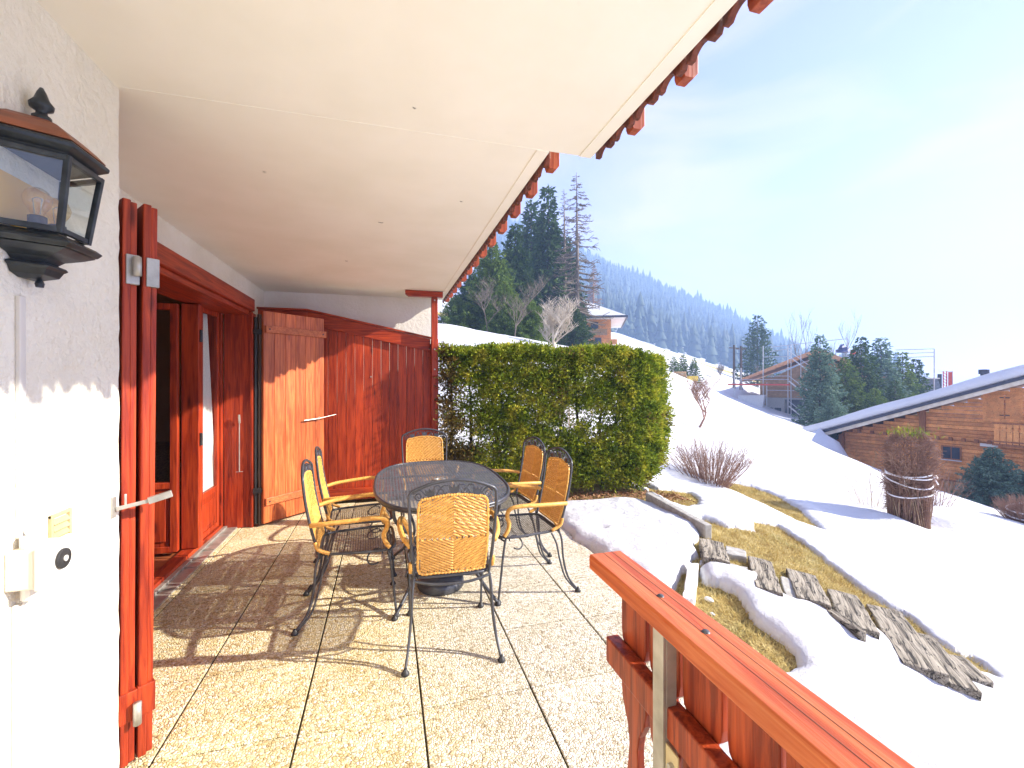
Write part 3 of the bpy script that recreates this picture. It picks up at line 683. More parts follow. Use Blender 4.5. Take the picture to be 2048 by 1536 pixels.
for dy in (-.045, .028):  # two bulbs: one real, the other its mirror reflection built as a solid
    c = (NX_+.052, LC.y+dy, zb+.002)
    MB().lathe([(0,0),(.019,0),(.019,.038),(.014,.04)], c, 16).build('socket', m_black, lan, True)
    bu = MB().lathe([(.012,.04),(.016,.052),(.027,.070),(.029,.086),(.023,.103),(.012,.112),(0,.115)], c, 20).build('bulb_or_mirror_image', m_bulb, lan, True)
    MB().tube([(c[0]-.006,c[1],c[2]+.045),(c[0]-.01,c[1],c[2]+.085),(c[0],c[1],c[2]+.09),(c[0]+.01,c[1],c[2]+.085),(c[0]+.006,c[1],c[2]+.045)], .0015, 5).build('filament', m_metal, bu)

# conduit, sensor box, vent
cy_ = 1.478
mb = MB()
def cable(z0, z1, dy=0): return MB().box((NX_, cy_-.0105+dy, z0), (NX_+.012, cy_+.0105+dy, z1))
cd = cable(1.03, 1.668).build('cable_conduit', m_white, None, bevel=.003); tag(cd, 'white plastic cable conduit running down the wall from the lantern to the sensor box', 'conduit')
cd2 = cable(-.04, .86, -.012).build('cable_conduit', m_white, None, bevel=.003); tag(cd2, 'white plastic cable conduit running down the wall below the sensor box to the paving', 'conduit')
sb = thing('sensor_box', 'cream plastic junction box with round black sensor eye between two cable conduits', 'sensor box', (NX_, 1.50, .95))
MB().box((NX_, 1.433, .905), (NX_+.062, 1.545, 1.005)).build('housing', Mt('beige_plastic', [(.3,(.66,.58,.46)),(.7,(.72,.64,.52))], rough=.5), sb, bevel=.004)
MB().box((NX_+.0625, 1.428, .90), (NX_+.078, 1.552, 1.012)).build('cover', m_white, sb, bevel=.005)
MB().tube([(NX_+.0785,1.505,.957),(NX_+.086,1.505,.957)], .027, 28).build('sensor_ring', m_black, sb, bevel=.002)
MB().tube([(NX_+.0865,1.505,.957),(NX_+.089,1.505,.957)], .008, 14).build('sensor_eye', m_white, sb)
MB().tube([(NX_+.03,1.475,1.004),(NX_+.03,1.475,1.035)], .022, 16).build('cable_gland', m_white, sb, bevel=.003)
MB().tube([(NX_+.03,1.475,.868),(NX_+.03,1.475,.904)], .020, 16).build('cable_gland', m_white, sb, bevel=.003)
mb = MB(); mb.tube([(NX_+.006,cy_,1.08),(NX_+.012,cy_,1.055),(NX_+.025,1.475,1.03)], .004, 6); mb.tube([(NX_+.006,cy_-.012,.82),(NX_+.012,1.47,.85),(NX_+.028,1.475,.87)], .004, 6)
mb.build('cable', m_white, sb, True)
vt = thing('wall_vent', 'yellowed louvred air vent set in the cream wall beside the sensor box', 'vent', (NX_, 1.60, .98))
y0, y1, z0, z1 = 1.585, 1.672, .875, 1.055
mb = MB(); mb.box((NX_,y0,z0),(NX_+.010,y0+.010,z1)); mb.box((NX_,y1-.010,z0),(NX_+.010,y1,z1)); mb.box((NX_,y0,z0),(NX_+.0095,y1,z0+.01)); mb.box((NX_,y0,z1-.01),(NX_+.0095,y1,z1))
mb.build('vent_frame', m_cream, vt, bevel=.002)
for k in range(8):
    z = z0+.014+k*.0195
    MB().add([(NX_+.001,y0+.010,z+.014),(NX_+.001,y1-.010,z+.014),(NX_+.011,y1-.010,z),(NX_+.011,y0+.010,z),(NX_+.001,y0+.010,z+.010),(NX_+.001,y1-.010,z+.010),(NX_+.009,y1-.010,z-.003),(NX_+.009,y0+.010,z-.003)],[(0,3,2,1),(4,5,6,7),(0,1,5,4),(1,2,6,5),(2,3,7,6),(3,0,4,7)]).build('louvre', m_cream, vt)

# ---------------------------------------------------------------- garden chairs
def clip_strips(mb, inside, x0, x1, y0, y1, pitch, w, z, t, zf=None):
    n = int((x1-x0)/pitch)
    for d in (0, 1):
        A0, A1, B0, B1 = (x0, x1, y0, y1) if d == 0 else (y0, y1, x0, x1)
        a = A0
        while a < A1:
            # find span
            N = 120; run = None
            for k in range(N+1):
                b = B0+(B1-B0)*k/N; ins = inside(a, b) if d == 0 else inside(b, a)
                if ins and run is None: run = b
                if (not ins or k == N) and run is not None:
                    e = b
                    if e-run > .01:
                        zz = z + (.0015 if d else 0)
                        segs = [(run, e)] if zf is None else [(run+(e-run)*i/6, run+(e-run)*(i+1)/6) for i in range(6)]
                        for (p, q) in segs:
                            def P(bb, aa): return (aa, bb) if d == 0 else (bb, aa)
                            v = []
                            for bb in (p, q):
                                for s_ in (-w/2, w/2):
                                    X_, Y_ = P(bb, a+s_); h = zf(X_, Y_) if zf else 0
                                    v += [(X_, Y_, zz+h), (X_, Y_, zz+h+t)]
                            mb.add(v, [(0,4,6,2),(1,3,7,5),(0,1,5,4),(2,6,7,3)])
                    run = None
            a += pitch
    return mb
def backpt(x, z, off=0):
    # point on the leaning, slightly hollow back
    t = (z-.40)/.54; return Vector((x, -.15-.10*t-.012*(1-(x/.2)**2)+off-.02*math.sin(math.pi*min(max(t,0),1)), z))
def make_chair(label):
    t = thing('garden_chair', label, 'chair', (0,0,0), 'wicker backed iron chairs around the oval garden table')
    # seat
    def ins(x, y):
        yy = (y+.17)/.45
        if not 0 <= yy <= 1: return False
        hw = .195+.045*min(yy*1.3, 1)
        if yy > .78: hw *= math.sqrt(max(0, 1-((yy-.78)/.22)**2))*.35+.65
        if yy < .1: hw *= .93+.7*yy
        return abs(x) <= hw
    dish = lambda x, y: -.012*(1-(x/.24)**2)*max(0, 1-((y-.05)/.25)**2)
    sm = clip_strips(MB(), ins, -.24, .24, -.17, .28, .0150, .0042, .415, .0012, dish).build('seat', m_iron, t, raw=True)
    rim = []
    for k in range(48):
        a = 2*math.pi*k/48; r = .0
        for j in range(40):
            rr = .40-j*.01
            if ins(rr*math.cos(a), .055+rr*math.sin(a)): r = rr; break
        rim.append((r*math.cos(a), .055+r*math.sin(a), .417))
    rim = [tuple((Vector(rim[i-1])+Vector(rim[i])*2+Vector(rim[(i+1)%48]))/4) for i in range(48)]
    MB().tube(rim, .0085, 7, closed=True).build('seat_rim', m_iron, t, True, raw=True)
    # legs
    for s_ in (-1, 1):
        mb = MB(); l1 = bez([(s_*.195,-.155,.425),(s_*.205,-.175,.35),(s_*.212,-.185,.22),(s_*.225,-.215,.10),(s_*.24,-.278,.012)], 6)
        l2 = bez([(s_*.205,-.10,.405),(s_*.208,-.135,.33),(s_*.212,-.158,.22),(s_*.224,-.195,.10),(s_*.239,-.268,.012)], 6)
        mb.tube(l1, .0075, 6); mb.tube(l2, .0065, 6)
        lg = mb.build('leg', m_iron, t, True, raw=True)
        MB().lathe([(0,0),(.019,0),(.021,.006),(.016,.014),(.010,.024),(.007,.03)], (s_*.24,-.28,0), 12).build('foot_glide', m_black, lg, True, raw=True)
        mb = MB(); mb.tube(bez([(s_*.215,.225,.43),(s_*.222,.245,.33),(s_*.222,.262,.18),(s_*.22,.28,.012)], 6), .0075, 6)
        lp = [(s_*(.205-.02*math.sin(a)), .20-.045+.045*math.cos(a)-.0, .375+.040*math.sin(a+.3)) for a in [i*.4 for i in range(14)]]
        mb.tube(lp, .005, 5)
        lg = mb.build('leg', m_iron, t, True, raw=True)
        MB().lathe([(0,0),(.019,0),(.021,.006),(.016,.014),(.010,.024),(.007,.03)], (s_*.22,.28,0), 12).build('foot_glide', m_black, lg, True, raw=True)
        # arm: wicker wrapped rod
        ap = bez([tuple(backpt(s_*.218,.60)), (s_*.25,-.12,.612), (s_*.272,.02,.622), (s_*.275,.14,.628), (s_*.262,.215,.612), (s_*.235,.225,.56), (s_*.212,.205,.505), (s_*.215,.215,.46), (s_*.218,.24,.425)], 14)
        rr = [(.0125 if i % 2 else .0148) for i in range(len(ap))]
        MB().tube(ap, rr, 8).build('armrest', m_wick, t, True, raw=True)
        ap = bez([tuple(backpt(s_*.214,.50)), (s_*.213,-.16,.455), (s_*.212,-.10,.425)], 8)
        MB().tube(ap, [(.010 if i % 2 else .0125) for i in range(len(ap))], 7).build('arm_wrap', m_wick, t, True, raw=True)
    # stretcher ring under the seat
    mb = MB(); mb.tube(bez([(-.205,-.16,.40),(-.10,-.185,.385),(0,-.19,.382),(.10,-.185,.385),(.205,-.16,.40)], 5), .007, 6); mb.build('stretcher', m_iron, t, True, raw=True); mb = MB()
    mb.tube(bez([(-.215,.24,.395),(0,.27,.39),(.215,.24,.395)], 6), .006, 6)
    mb.build('stretcher', m_iron, t, True, raw=True)
    # hoop
    hp = [(-.195,.41),(-.208,.55),(-.218,.72),(-.222,.84),(-.214,.875),(-.185,.895),(-.10,.925),(0,.937),(.10,.925),(.185,.895),(.214,.875),(.222,.84),(.218,.72),(.208,.55),(.195,.41)]
    pts = [backpt(x, z) for x, z in hp]
    MB().tube(bez(pts, 5), .0085, 8).build('back_hoop', m_iron, t, True, raw=True)
    # tulips and scrolls
    mb = MB()
    def leaf(cx, cz, sc, tilt=0):
        prof = [(0,-1),(.45,-.75),(.75,-.2),(.85,.35),(.95,.95),(.5,.55),(.25,.35),(0,1.05),(-.25,.35),(-.5,.55),(-.95,.95),(-.85,.35),(-.75,-.2),(-.45,-.75)]
        vs = []
        for off in (-.003, .003):
            for (a, b) in prof:
                x = cx+(a*math.cos(tilt)-b*math.sin(tilt))*sc; z = cz+(b*math.cos(tilt)+a*math.sin(tilt))*sc; vs.append(backpt(x, z, off))
        n = len(prof); mb.add(vs, [tuple(range(n)), tuple(range(n, 2*n))[::-1]]+[(i, n+i, n+(i+1) % n, (i+1) % n) for i in range(n)])
    leaf(0, .888, .031); leaf(-.118, .873, .028, .18); leaf(.118, .873, .028, -.18)
    def scroll(cx, cz, r0, a0, dr, turns=1.5):
        ps = []
        for i in range(20):
            k = i/19; a = a0+dr*k*turns*2*math.pi; r = r0*(1-.78*k); ps.append(backpt(cx+r*math.cos(a), cz+r*math.sin(a)))
        mb.tube(ps, .0035, 5)
    for s_ in (-1, 1):
        scroll(s_*.062, .878, .026, math.pi if s_ > 0 else 0, s_, 1.4); scroll(s_*.175, .858, .024, math.pi if s_ > 0 else 0, s_, 1.4)
        mb.tube(bez([backpt(s_*.04,.86), backpt(s_*.075,.908), backpt(s_*.10,.905)], 5), .0035, 5)
        mb.tube(bez([backpt(s_*.088,.862), backpt(s_*.06,.905), backpt(s_*.03,.91)], 5), .0035, 5)
        mb.tube(bez([backpt(s_*.14,.862), backpt(s_*.17,.89), backpt(s_*.20,.87)], 5), .0035, 5)
    mb.build('tulip_scrollwork', m_iron, t, raw=True)
    # woven back: concentric diamond strands over upright ribs
    def hw(z): return .168+.012*math.sin((z-.44)/.4*math.pi)
    def top(x): return .828+.028*(1-(x/.17)**2)
    mb = MB(); zc = .632; pitch = .0152
    for sg in (1, -1):
        for k in range(0, 26):
            c0 = (k+.5)*pitch
            seg = []; N = 36
            for i in range(N+1):
                x = -.185+.37*i/N; z = zc+sg*(c0-.50*abs(x))
                if sg == 1: ok = z > zc
                else: ok = z < zc
                if ok and abs(x) <= hw(z) and .445 < z < top(x): seg.append(backpt(x, z, .0014*math.sin(i*1.1+k*2.0)))
                else:
                    if len(seg) > 1: mb.tube(seg, .0060, 6)
                    seg = []
            if len(seg) > 1: mb.tube(seg, .0060, 6)
    for i in range(-13, 14):
        x = i*.0125; z1 = top(x)
        mb.tube([backpt(x, .445+(z1-.445)*k/8, 0) for k in range(9)], .0024, 4)
    border = [(hw(.445),.443),(hw(.55),.55),(hw(.7),.7),(hw(.82),.826),(.12,.848),(.06,.858),(0,.862),(-.06,.858),(-.12,.848),(-hw(.82),.826),(-hw(.7),.7),(-hw(.55),.55),(-hw(.445),.443),(-.08,.438),(0,.437),(.08,.438)]
    bp = [backpt(x, z) for x, z in border]; bp = bez(bp+[bp[0]], 9)[:-1]
    mb.tube(bp, [(.0062 if i % 2 else .0088) for i in range(len(bp))], 6, closed=True)
    mb.build('woven_back', m_wick, t, raw=True)
    return t
chairs = [(.345,2.49,-3,'chair nearest the camera with its woven tan back turned to the viewer'),
          (-.225,2.995,-88,'nearer of the two chairs on the house side of the table, sunlit yellow inner back'),
          (-.235,3.56,-86,'farther of the two chairs on the house side, in front of the open shutter'),
          (.375,4.30,180,'chair at the far end of the table, facing the viewer before the red screen'),
          (.965,3.00,93,'nearer of the two chairs on the snow side of the table, shaded orange inner back'),
          (.985,3.60,95,'farther of the two chairs on the snow side, back against the green hedge')]
c0 = make_chair(chairs[0][3])
for i, (x, y, rz, lb) in enumerate(chairs):
    c = c0 if i == 0 else copy_tree(c0)
    c.location = (x, y, .001); c.rotation_euler.z = math.radians(rz); c['label'] = lb

# ---------------------------------------------------------------- table
m_tab = Mt('grey_table_metal', [(.3,(.10,.105,.12)),(.7,(.16,.165,.18))], ns=20, rough=.45, metal=.2)
tb = thing('garden_table', 'dark metal mesh garden table with rounded oblong top and parasol hole', 'table', (.37, 3.22, 0))
def tin(x, y):
    a, b = abs(x-.37)/.445, abs(y-3.22)/.725
    return a**3.0+b**2.6 <= 1
clip_strips(MB(), lambda x, y: tin(x, y) and math.hypot(x-.37, y-3.22) > .045, -.09, .83, 2.48, 3.96, .0205, .0082, .717, .0015).build('tabletop', m_tab, tb)
rim = []
for k in range(96):
    a = 2*math.pi*k/96; r = .9
    while not tin(.37+r*math.cos(a), 3.22+r*math.sin(a)): r -= .002
    rim.append((.37+r*math.cos(a), 3.22+r*math.sin(a), .715))
mb = MB(); mb.tube(rim, .011, 8, closed=True, flat=1.0); mb.tube([(p[0], p[1], p[2]-.016) for p in rim], .007, 6, closed=True)
mb.build('table_rim', m_iron, tb, True)
mb = MB()
for s_ in (-.15, .15): mb.bar((.37+s_,2.53,.705),(.37+s_,3.91,.705),.02,.012)
mb.bar((-.05,3.0,.704),(.79,3.0,.704),.02,.012); mb.bar((-.05,3.45,.704),(.79,3.45,.704),.02,.012); mb.build('under_frame', m_iron, tb)
hm = MB(); hm.lathe([(.020,.719),(.045,.719),(.047,.722),(.044,.725),(.022,.725),(.020,.719)], (.37,3.22,0), 24); hm.build('parasol_ring', m_metal, tb, True)
for sx in (-1, 1):
    for sy in (-1, 1):
        mb = MB(); L = bez([(.37+sx*.33,3.22+sy*.50,.70),(.37+sx*.31,3.22+sy*.46,.58),(.37+sx*.20,3.22+sy*.30,.42),(.37+sx*.16,3.22+sy*.24,.28),(.37+sx*.22,3.22+sy*.34,.14),(.37+sx*.32,3.22+sy*.47,.012)], 7)
        mb.tube(L, .011, 7)
        q_ = [(.37+sx*(.20+.05*math.cos(a)*(1-a/9)), 3.22+sy*(.31+.05*math.cos(a)*(1-a/9)), .20+.06*math.sin(a)*(1-a/9)) for a in [i*.45 for i in range(16)]]
        mb.tube(q_, .006, 5); l_ = mb.build('leg', m_iron, tb, True)
        MB().lathe([(0,0),(.020,0),(.022,.006),(.014,.018),(.009,.024)], (.37+sx*.32,3.22+sy*.47,0), 12).build('foot_glide', m_black, l_, True)
mb = MB(); ring = [(.37+.17*math.cos(a), 3.22+.25*math.sin(a), .285) for a in [2*math.pi*i/32 for i in range(32)]]; mb.tube(ring, .007, 6, closed=True); mb.build('brace', m_iron, tb, True)
ub = MB(); ub.lathe([(0,0),(.155,0),(.162,.012),(.158,.055),(.14,.068),(.04,.075),(.028,.08),(.028,.30),(.020,.30),(.020,.08),(0,.08)], (.37,3.12,0), 36)
o = ub.build('parasol_base', m_iron, None, True); tag(o, 'round dark parasol base standing on the paving under the mesh table', 'parasol base')

# ---------------------------------------------------------------- near railing
rl = thing('balcony_railing', 'orange stained wooden railing with sawn balusters in the near corner', 'railing', (.61, .4, 0))
Y0, Y1 = -.9, 1.152
prof = [(.5565,.910),(.5565,.944),(.5605,.950),(.655,.950),(.659,.944),(.659,.910)]
MB().prism(prof, 'y', Y0, Y1).build('handrail', m_rail, rl, bevel=.002)
mb = MB()
for xx in (.599, .626): mb.box((xx, Y0, .9502), (xx+.0010, Y1, .9505))
mb.build('handrail_groove', m_barkd, rl)
for (yy, xx) in ((.885,.607),(.735,.607)): MB().lathe([(0,.0035),(.006,.0028),(.0085,0)], (xx, yy, .950), 12).build('bolt', m_iron, rl, True)
MB().box((.588, Y0, .665), (.626, 1.112, .735)).build('middle_rail', m_balu, rl, bevel=.004)
MB().box((.588, Y0, .12), (.626, 1.112, .19)).build('lower_rail', m_balu, rl, bevel=.004)
def bprof(y0, w):
    h = [(.905,.5),(.76,.5),(.735,.46),(.722,.36),(.716,.26),(.706,.26),(.700,.34),(.690,.46),(.675,.5),(.60,.5),(.565,.44),(.52,.24),(.48,.17),(.44,.19),(.38,.28),(.32,.40),(.27,.49),(.22,.5),(.10,.5),(.05,.38),(.02,.2)]
    l = [(y0+w/2-w*f, z) for z, f in h]; r_ = [(y0+w/2+w*f, z) for z, f in h][::-1]
    return l+r_
y = 1.098-.119; k = 0
while y > Y0:
    MB().prism(bprof(y, .119), 'x', .6285+(.0015 if k % 2 else 0), .6505+(.0015 if k % 2 else 0)).build('baluster', m_balu, rl, bevel=.003)
    y -= .131; k += 1
pm = MB(); pm.box((.578,.833,-.02),(.586,.872,.908)); pm.box((.5865,.833,-.02),(.612,.841,.908)); pm.build('steel_post', m_metal, rl, bevel=.001)
MB().box((.583,.79,.60),(.5875,.832,.66)).build('post_plate', m_cream, rl, bevel=.001)
MB().tube([(.574,.808,.628),(.583,.808,.628)], .008, 8).build('post_bolt', m_metal, rl)
pm = MB(); pm.box((.578,-.35,-.02),(.586,-.31,.908)); pm.box((.5865,-.35,-.02),(.612,-.342,.908)); pm.build('steel_post', m_metal, rl, bevel=.001)

# ---------------------------------------------------------------- garden edge: kerb, edging, timber steps
kb = MB().bar((2.95,4.54,.02),(2.82,3.38,.02),.07,.20).build('kerb_stone', m_conc, None, bevel=.008); tag(kb, 'grey concrete kerb beside the dead grass patch, right of the hedge', 'kerb')
LD = Vector((.656,.755,0)); DD = Vector((.755,-.656,0))
def slab_at(u, v, lift=0):
    p = hit(u, v); return Vector((p.x, p.y, p.z))
def oriented(mb, c, L, Wd, Hh, ang=0, pitch=0, roll=0):
    M = Matrix.Translation(c) @ Matrix.Rotation(math.atan2(LD.y, LD.x)-math.pi/2+ang, 4, 'Z') @ Matrix.Rotation(pitch, 4, 'X') @ Matrix.Rotation(roll, 4, 'Y')
    # subdivided, slightly irregular block
    nx_, ny_ = 3, 10; vs = {}; rr = R
    def v(i, j, k):
        if (i,j,k) not in vs:
            jx = rr.uniform(-.004,.004); jz = rr.uniform(-.004,.004)
            vs[(i,j,k)] = len(mb.v); mb.v.append(tuple(M @ Vector((-Wd/2+Wd*i/nx_+jx, -L/2+L*j/ny_+(rr.uniform(-.01,.01) if j in (0,ny_) else 0), -Hh+Hh*k+jz))))
        return vs[(i,j,k)]
    for i in range(nx_):
        for j in range(ny_):
            mb.f.append((v(i,j,1),v(i+1,j,1),v(i+1,j+1,1),v(i,j+1,1))); mb.f.append((v(i,j,0),v(i,j+1,0),v(i+1,j+1,0),v(i+1,j,0)))
    for j in range(ny_):
        mb.f.append((v(0,j,0),v(0,j,1),v(0,j+1,1),v(0,j+1,0))); mb.f.append((v(nx_,j,0),v(nx_,j+1,0),v(nx_,j+1,1),v(nx_,j,1)))
    for i in range(nx_):
        mb.f.append((v(i,0,0),v(i+1,0,0),v(i+1,0,1),v(i,0,1))); mb.f.append((v(i,ny_,0),v(i,ny_,1),v(i+1,ny_,1),v(i+1,ny_,0)))
    return mb
def single(name, mat, label, cat, c, L, Wd, Hh, group=None, ang=0, pitch=0, roll=0):
    t = MB(); global LD; l0 = LD; LD = Vector((0,1,0)); oriented(t, Vector((0,0,0)), L, Wd, Hh); LD = l0
    o = t.build(name, mat, None, bevel=.006); o.location = c
    o.rotation_euler = (Matrix.Rotation(math.atan2(LD.y, LD.x)-math.pi/2+ang, 3, 'Z') @ Matrix.Rotation(pitch, 3, 'X') @ Matrix.Rotation(roll, 3, 'Y')).to_euler()
    return tag(o, label, cat, group)
def hitz(u, v, lift):
    lo = .8
    while lo < 30:
        p = W(u, v, lo)
        if p.z < G(p.x, p.y)+lift: return p
        lo *= 1.002
GRP = 'weathered sleepers laid as garden steps'
sl = [(1428,1098,.46,.19,.10,'topmost weathered timber of the garden steps, beside the snow mound'),
      (1528,1145,.62,.165,.02,'second timber step down, dark cracked grey with snow over its lower end'),
      (1614,1170,.54,.195,.0,'third timber step down, pale top split by a long crack'),
      (1702,1216,.56,.185,-.02,'fourth timber step down, pale, between the grass band and the snow'),
      (1804,1268,.80,.205,-.03,'long wide pale timber at the middle of the step run, heavily cracked'),
      (1882,1314,.62,.13,.0,'narrow pale timber strip near the low end of the steps'),
      (1936,1334,.26,.12,.12,'short stub of grey timber poking from the snow below the steps')]
for (u, v, L, Wd, ang, lb) in sl:
    p = hitz(u, v, .075)
    single('timber_sleeper', m_sleep, lb, 'timber step', (p.x, p.y, p.z), L, Wd, .16, GRP, ang=ang, pitch=-.03, roll=.10)
for (u, v, L, Wd, lb) in ((1472,1103,.17,.15,'gravelly concrete block wedged between the first and second timber steps'), (1474,1136,.12,.15,'small concrete block below another, right of the topmost timber'),
                      (1580,1178,.42,.08,'rough gravel strip between the second and third timber steps')):
    p = hitz(u, v, .05); single('concrete_block', m_conc, lb, 'block', (p.x, p.y, p.z), L, Wd, .12, None, roll=.1)
p = hitz(1690,1238,.11); single('timber_sleeper', m_sleep, 'broken timber corner poking through the snow below the fourth step', 'timber step', (p.x, p.y, p.z), .26, .05, .16, GRP, ang=.5)
p = hitz(1382,1158,.10); single('edging_stone', m_concw, 'pale concrete edging stone between the snow mound and the railing', 'edging', (p.x, p.y, p.z), .62, .07, .22, None)
# pebbles by the railing
for (u, v, s_, lb) in ((1418,1203,.030,'white pebble on the dead grass just beyond the handrail'), (1425,1230,.016,'tiny white pebble on the dead grass close to the handrail edge')):
    p = hit(u, v); bm = MB().lathe([(0,-.5),(.6,-.4),(1,0),(.75,.4),(.3,.55),(0,.58)], (0,0,0), 10); o = bm.build('pebble', m_concw, None, True); o.location = (p.x,p.y,p.z+s_*.4); o.scale = (s_*.9, s_*1.3, s_*.8); tag(o, lb, 'pebble')

# dead grass blades on the bare patches
rs = np.random.RandomState(11); bv = []; bf = []
cand = 0
from itertools import islice
def blades(poly, dens, hmin=.02, hmax=.07, keepfn=None):
    P = np.array(poly); x0, y0 = P.min(0); x1, y1 = P.max(0); n = int((x1-x0)*(y1-y0)*dens); n = min(n, 60000)
    X = rs.uniform(x0, x1, n); Y = rs.uniform(y0, y1, n); ok = sdist(X, Y, poly) < .03
    if keepfn is not None: ok &= keepfn(X, Y)
    X = X[ok]; Y = Y[ok]; Z = gz(X, Y); m = len(X)
    a = rs.uniform(0, 6.28, m); h = rs.uniform(hmin, hmax, m); ln = rs.uniform(.01, .06, m); w = .0022
    dx = np.cos(a); dy = np.sin(a)
    p0 = np.stack([X-dy*w, Y+dx*w, Z-.005], -1); p1 = np.stack([X+dy*w, Y-dx*w, Z-.005], -1); p2 = np.stack([X+dx*ln, Y+dy*ln-.01, Z+h*.55], -1)
    o = sum(len(b) for b in bv); bv.append(np.stack([p0, p1, p2], 1).reshape(-1, 3)); bf.append(np.arange(3*m).reshape(-1, 3)+o)
for b in bare[2:6]: blades(b, 9000)
blades(bare[1], 2500, .005, .03)
o = npmesh('dry_grass', np.concatenate(bv), np.concatenate(bf), m_straw); tag(o, 'dry yellow winter grass on the thawed patches between the snow', 'grass', kind='stuff')

# ---------------------------------------------------------------- plants
def leafmesh(name, P, D, L, Wd, mat, parent=None, seed=0, droop=0.0, per=1):
    # many small pointed blades: P positions, D directions
    r_ = np.random.RandomState(seed); n = len(P); P = np.asarray(P); D = np.asarray(D)
    D = D/np.maximum(np.linalg.norm(D, axis=1, keepdims=True), 1e-6)
    s = np.cross(D, r_.normal(size=(n, 3))); s /= np.maximum(np.linalg.norm(s, axis=1, keepdims=True), 1e-6)
    L = (L*r_.uniform(.6, 1.3, n))[:, None]; w = (Wd*r_.uniform(.7, 1.3, n))[:, None]
    a = P; b = P+D*L*.45+s*w; c = P+D*L; d = P+D*L*.45-s*w
    V = np.stack([a, b, c, d], 1).reshape(-1, 3); return npmesh(name, V, np.arange(4*n).reshape(-1, 4), mat, parent)
def sprigs(P, D, n_per, L, spread, r_):
    # P tips: for each sprig produce n_per needles along its length, fishbone style
    out_p = []; out_d = []
    N = len(P); t = r_.uniform(0, 1, (N, n_per, 1)); D = D/np.maximum(np.linalg.norm(D, axis=1, keepdims=True), 1e-6)
    pos = P[:, None]+D[:, None]*t*L
    dr = D[:, None]*.8 + r_.normal(size=(N, n_per, 3))*spread
    return pos.reshape(-1, 3), dr.reshape(-1, 3)
# clipped hedge
hg = thing('clipped_hedge', 'tall clipped green conifer hedge with see-through gaps beside the red screen', 'hedge', (1.9, 5.3, 0))
r_ = np.random.RandomState(3)
def hedge_out(X, Z):
    # distance outside of rounded silhouette; X 0.66..3.08, Z 0..1.79
    top = 1.80+.03*np.sin(X*5)-.06*np.clip((X-2.6)/.8, 0, 1)
    right = 3.58+.14*np.sin(np.clip(Z/1.8, 0, 1)*3.1)-.32*np.clip((.45-Z)/.45, 0, 1)-.25*np.clip((Z-1.55)/.3, 0, 1)**2
    return top, right
NC = 3300; K = 16
def shell(N):
    X = r_.uniform(.66, 3.85, N); Z = r_.uniform(.08, 1.84, N); face = r_.rand(N)
    Yf0 = 5.36-.13*(X-.7); curv = np.clip((X-3.05)/.6, 0, 1.15); Yf = Yf0+.35*curv**2
    Y = Yf+np.abs(r_.normal(0, .07, N))
    D = np.stack([.6*curv, -np.ones(N), np.full(N, .35)], -1)
    top, right = hedge_out(X, Z)
    a = face < .16; Z[a] = top[a]-np.abs(r_.normal(0, .03, a.sum())); Y[a] = Yf[a]+r_.uniform(0, .85, a.sum()); D[a] = (0, -.25, 1)
    b = face > .85; X[b] = right[b]-np.abs(r_.normal(0, .04, b.sum())); Y[b] = Yf0[b]+.25+r_.uniform(0, .6, b.sum()); D[b] = (1, -.3, .3)
    c = (~a) & (~b) & (face < .30); Y[c] = Yf[c]+.80+r_.normal(0, .05, c.sum()); D[c] = (0, 1, .3)
    return X, Y, Z, D, a
X, Y, Z, dirs, ontop = shell(NC*2)
top, right = hedge_out(X, Z)
ok = (Z < top+.02) & (X < right+.02)
gp = .8*fbm(X, Z*2.6, 4.5, 21)+.9*fbm(X, Z*1.6, 15, 22)
thin = .46+.44*np.exp(-((Z-.84)/.30)**2)*(1-.5*np.clip((X-2.85)/.5, 0, 1))-.25*np.exp(-((X-.74)/.10)**2)
ok &= (gp > (-.80+.80*thin)) | ontop
Cn = np.stack([X, Y, Z], -1)[ok][:NC*2]; Dn = dirs[ok]; print('hedge clusters', len(Cn))
idx = np.repeat(np.arange(len(Cn)), K); n_ = len(idx)
rnd = r_.normal(0, 1, (n_, 3)); P = Cn[idx]+rnd*np.array([.040,.030,.020]); D = Dn[idx]*.9+rnd*.55+r_.normal(0, .3, (n_, 3)); 
brown = ((fbm(Cn[:, 0], Cn[:, 2], 3.0, 30)+.95*np.exp(-((Cn[:, 0]-.76)/.15)**2)+.36*np.clip((Cn[:, 0]-2.1), 0, 1.2)*(Cn[:, 2] < 1.0)+r_.normal(0, .15, len(Cn))) > .52)[idx]
for nm, msk, mt, sd in (('foliage', ~brown, m_hedge, 1), ('brown_foliage', brown, m_hedge2, 2)):
    p_, d_ = sprigs(P[msk], D[msk], 3, .05, .35, r_)
    leafmesh(nm, p_, d_, .042, .0085, mt, hg, sd)
mb = MB()
for i, x in enumerate(np.arange(.80, 3.45, .29)):
    yb = 5.36-.13*(x-.7)+.42+R.uniform(-.05, .05)
    pts = [(x+R.uniform(-.03,.03)*k, yb+R.uniform(-.02,.02)*k, -.05+k*.42) for k in range(5)]; t_ = MB().tube(bez(pts, 3), [.030-.0017*j for j in range(13)], 7)
    for k in range(46):
        z = R.uniform(.12, 1.6); a = R.uniform(0, 6.28); l_ = R.uniform(.2, .42); c_, s_ = math.cos(a), math.sin(a)
        p0 = Vector((x, yb, z)); t_.tube([p0, p0+Vector((c_*l_*.5, s_*l_*.5, .02)), p0+Vector((c_*l_, s_*l_, R.uniform(-.03,.10)))], [.005,.0035,.0015], 4)
    t_.build('trunk', m_barkd, hg, True)

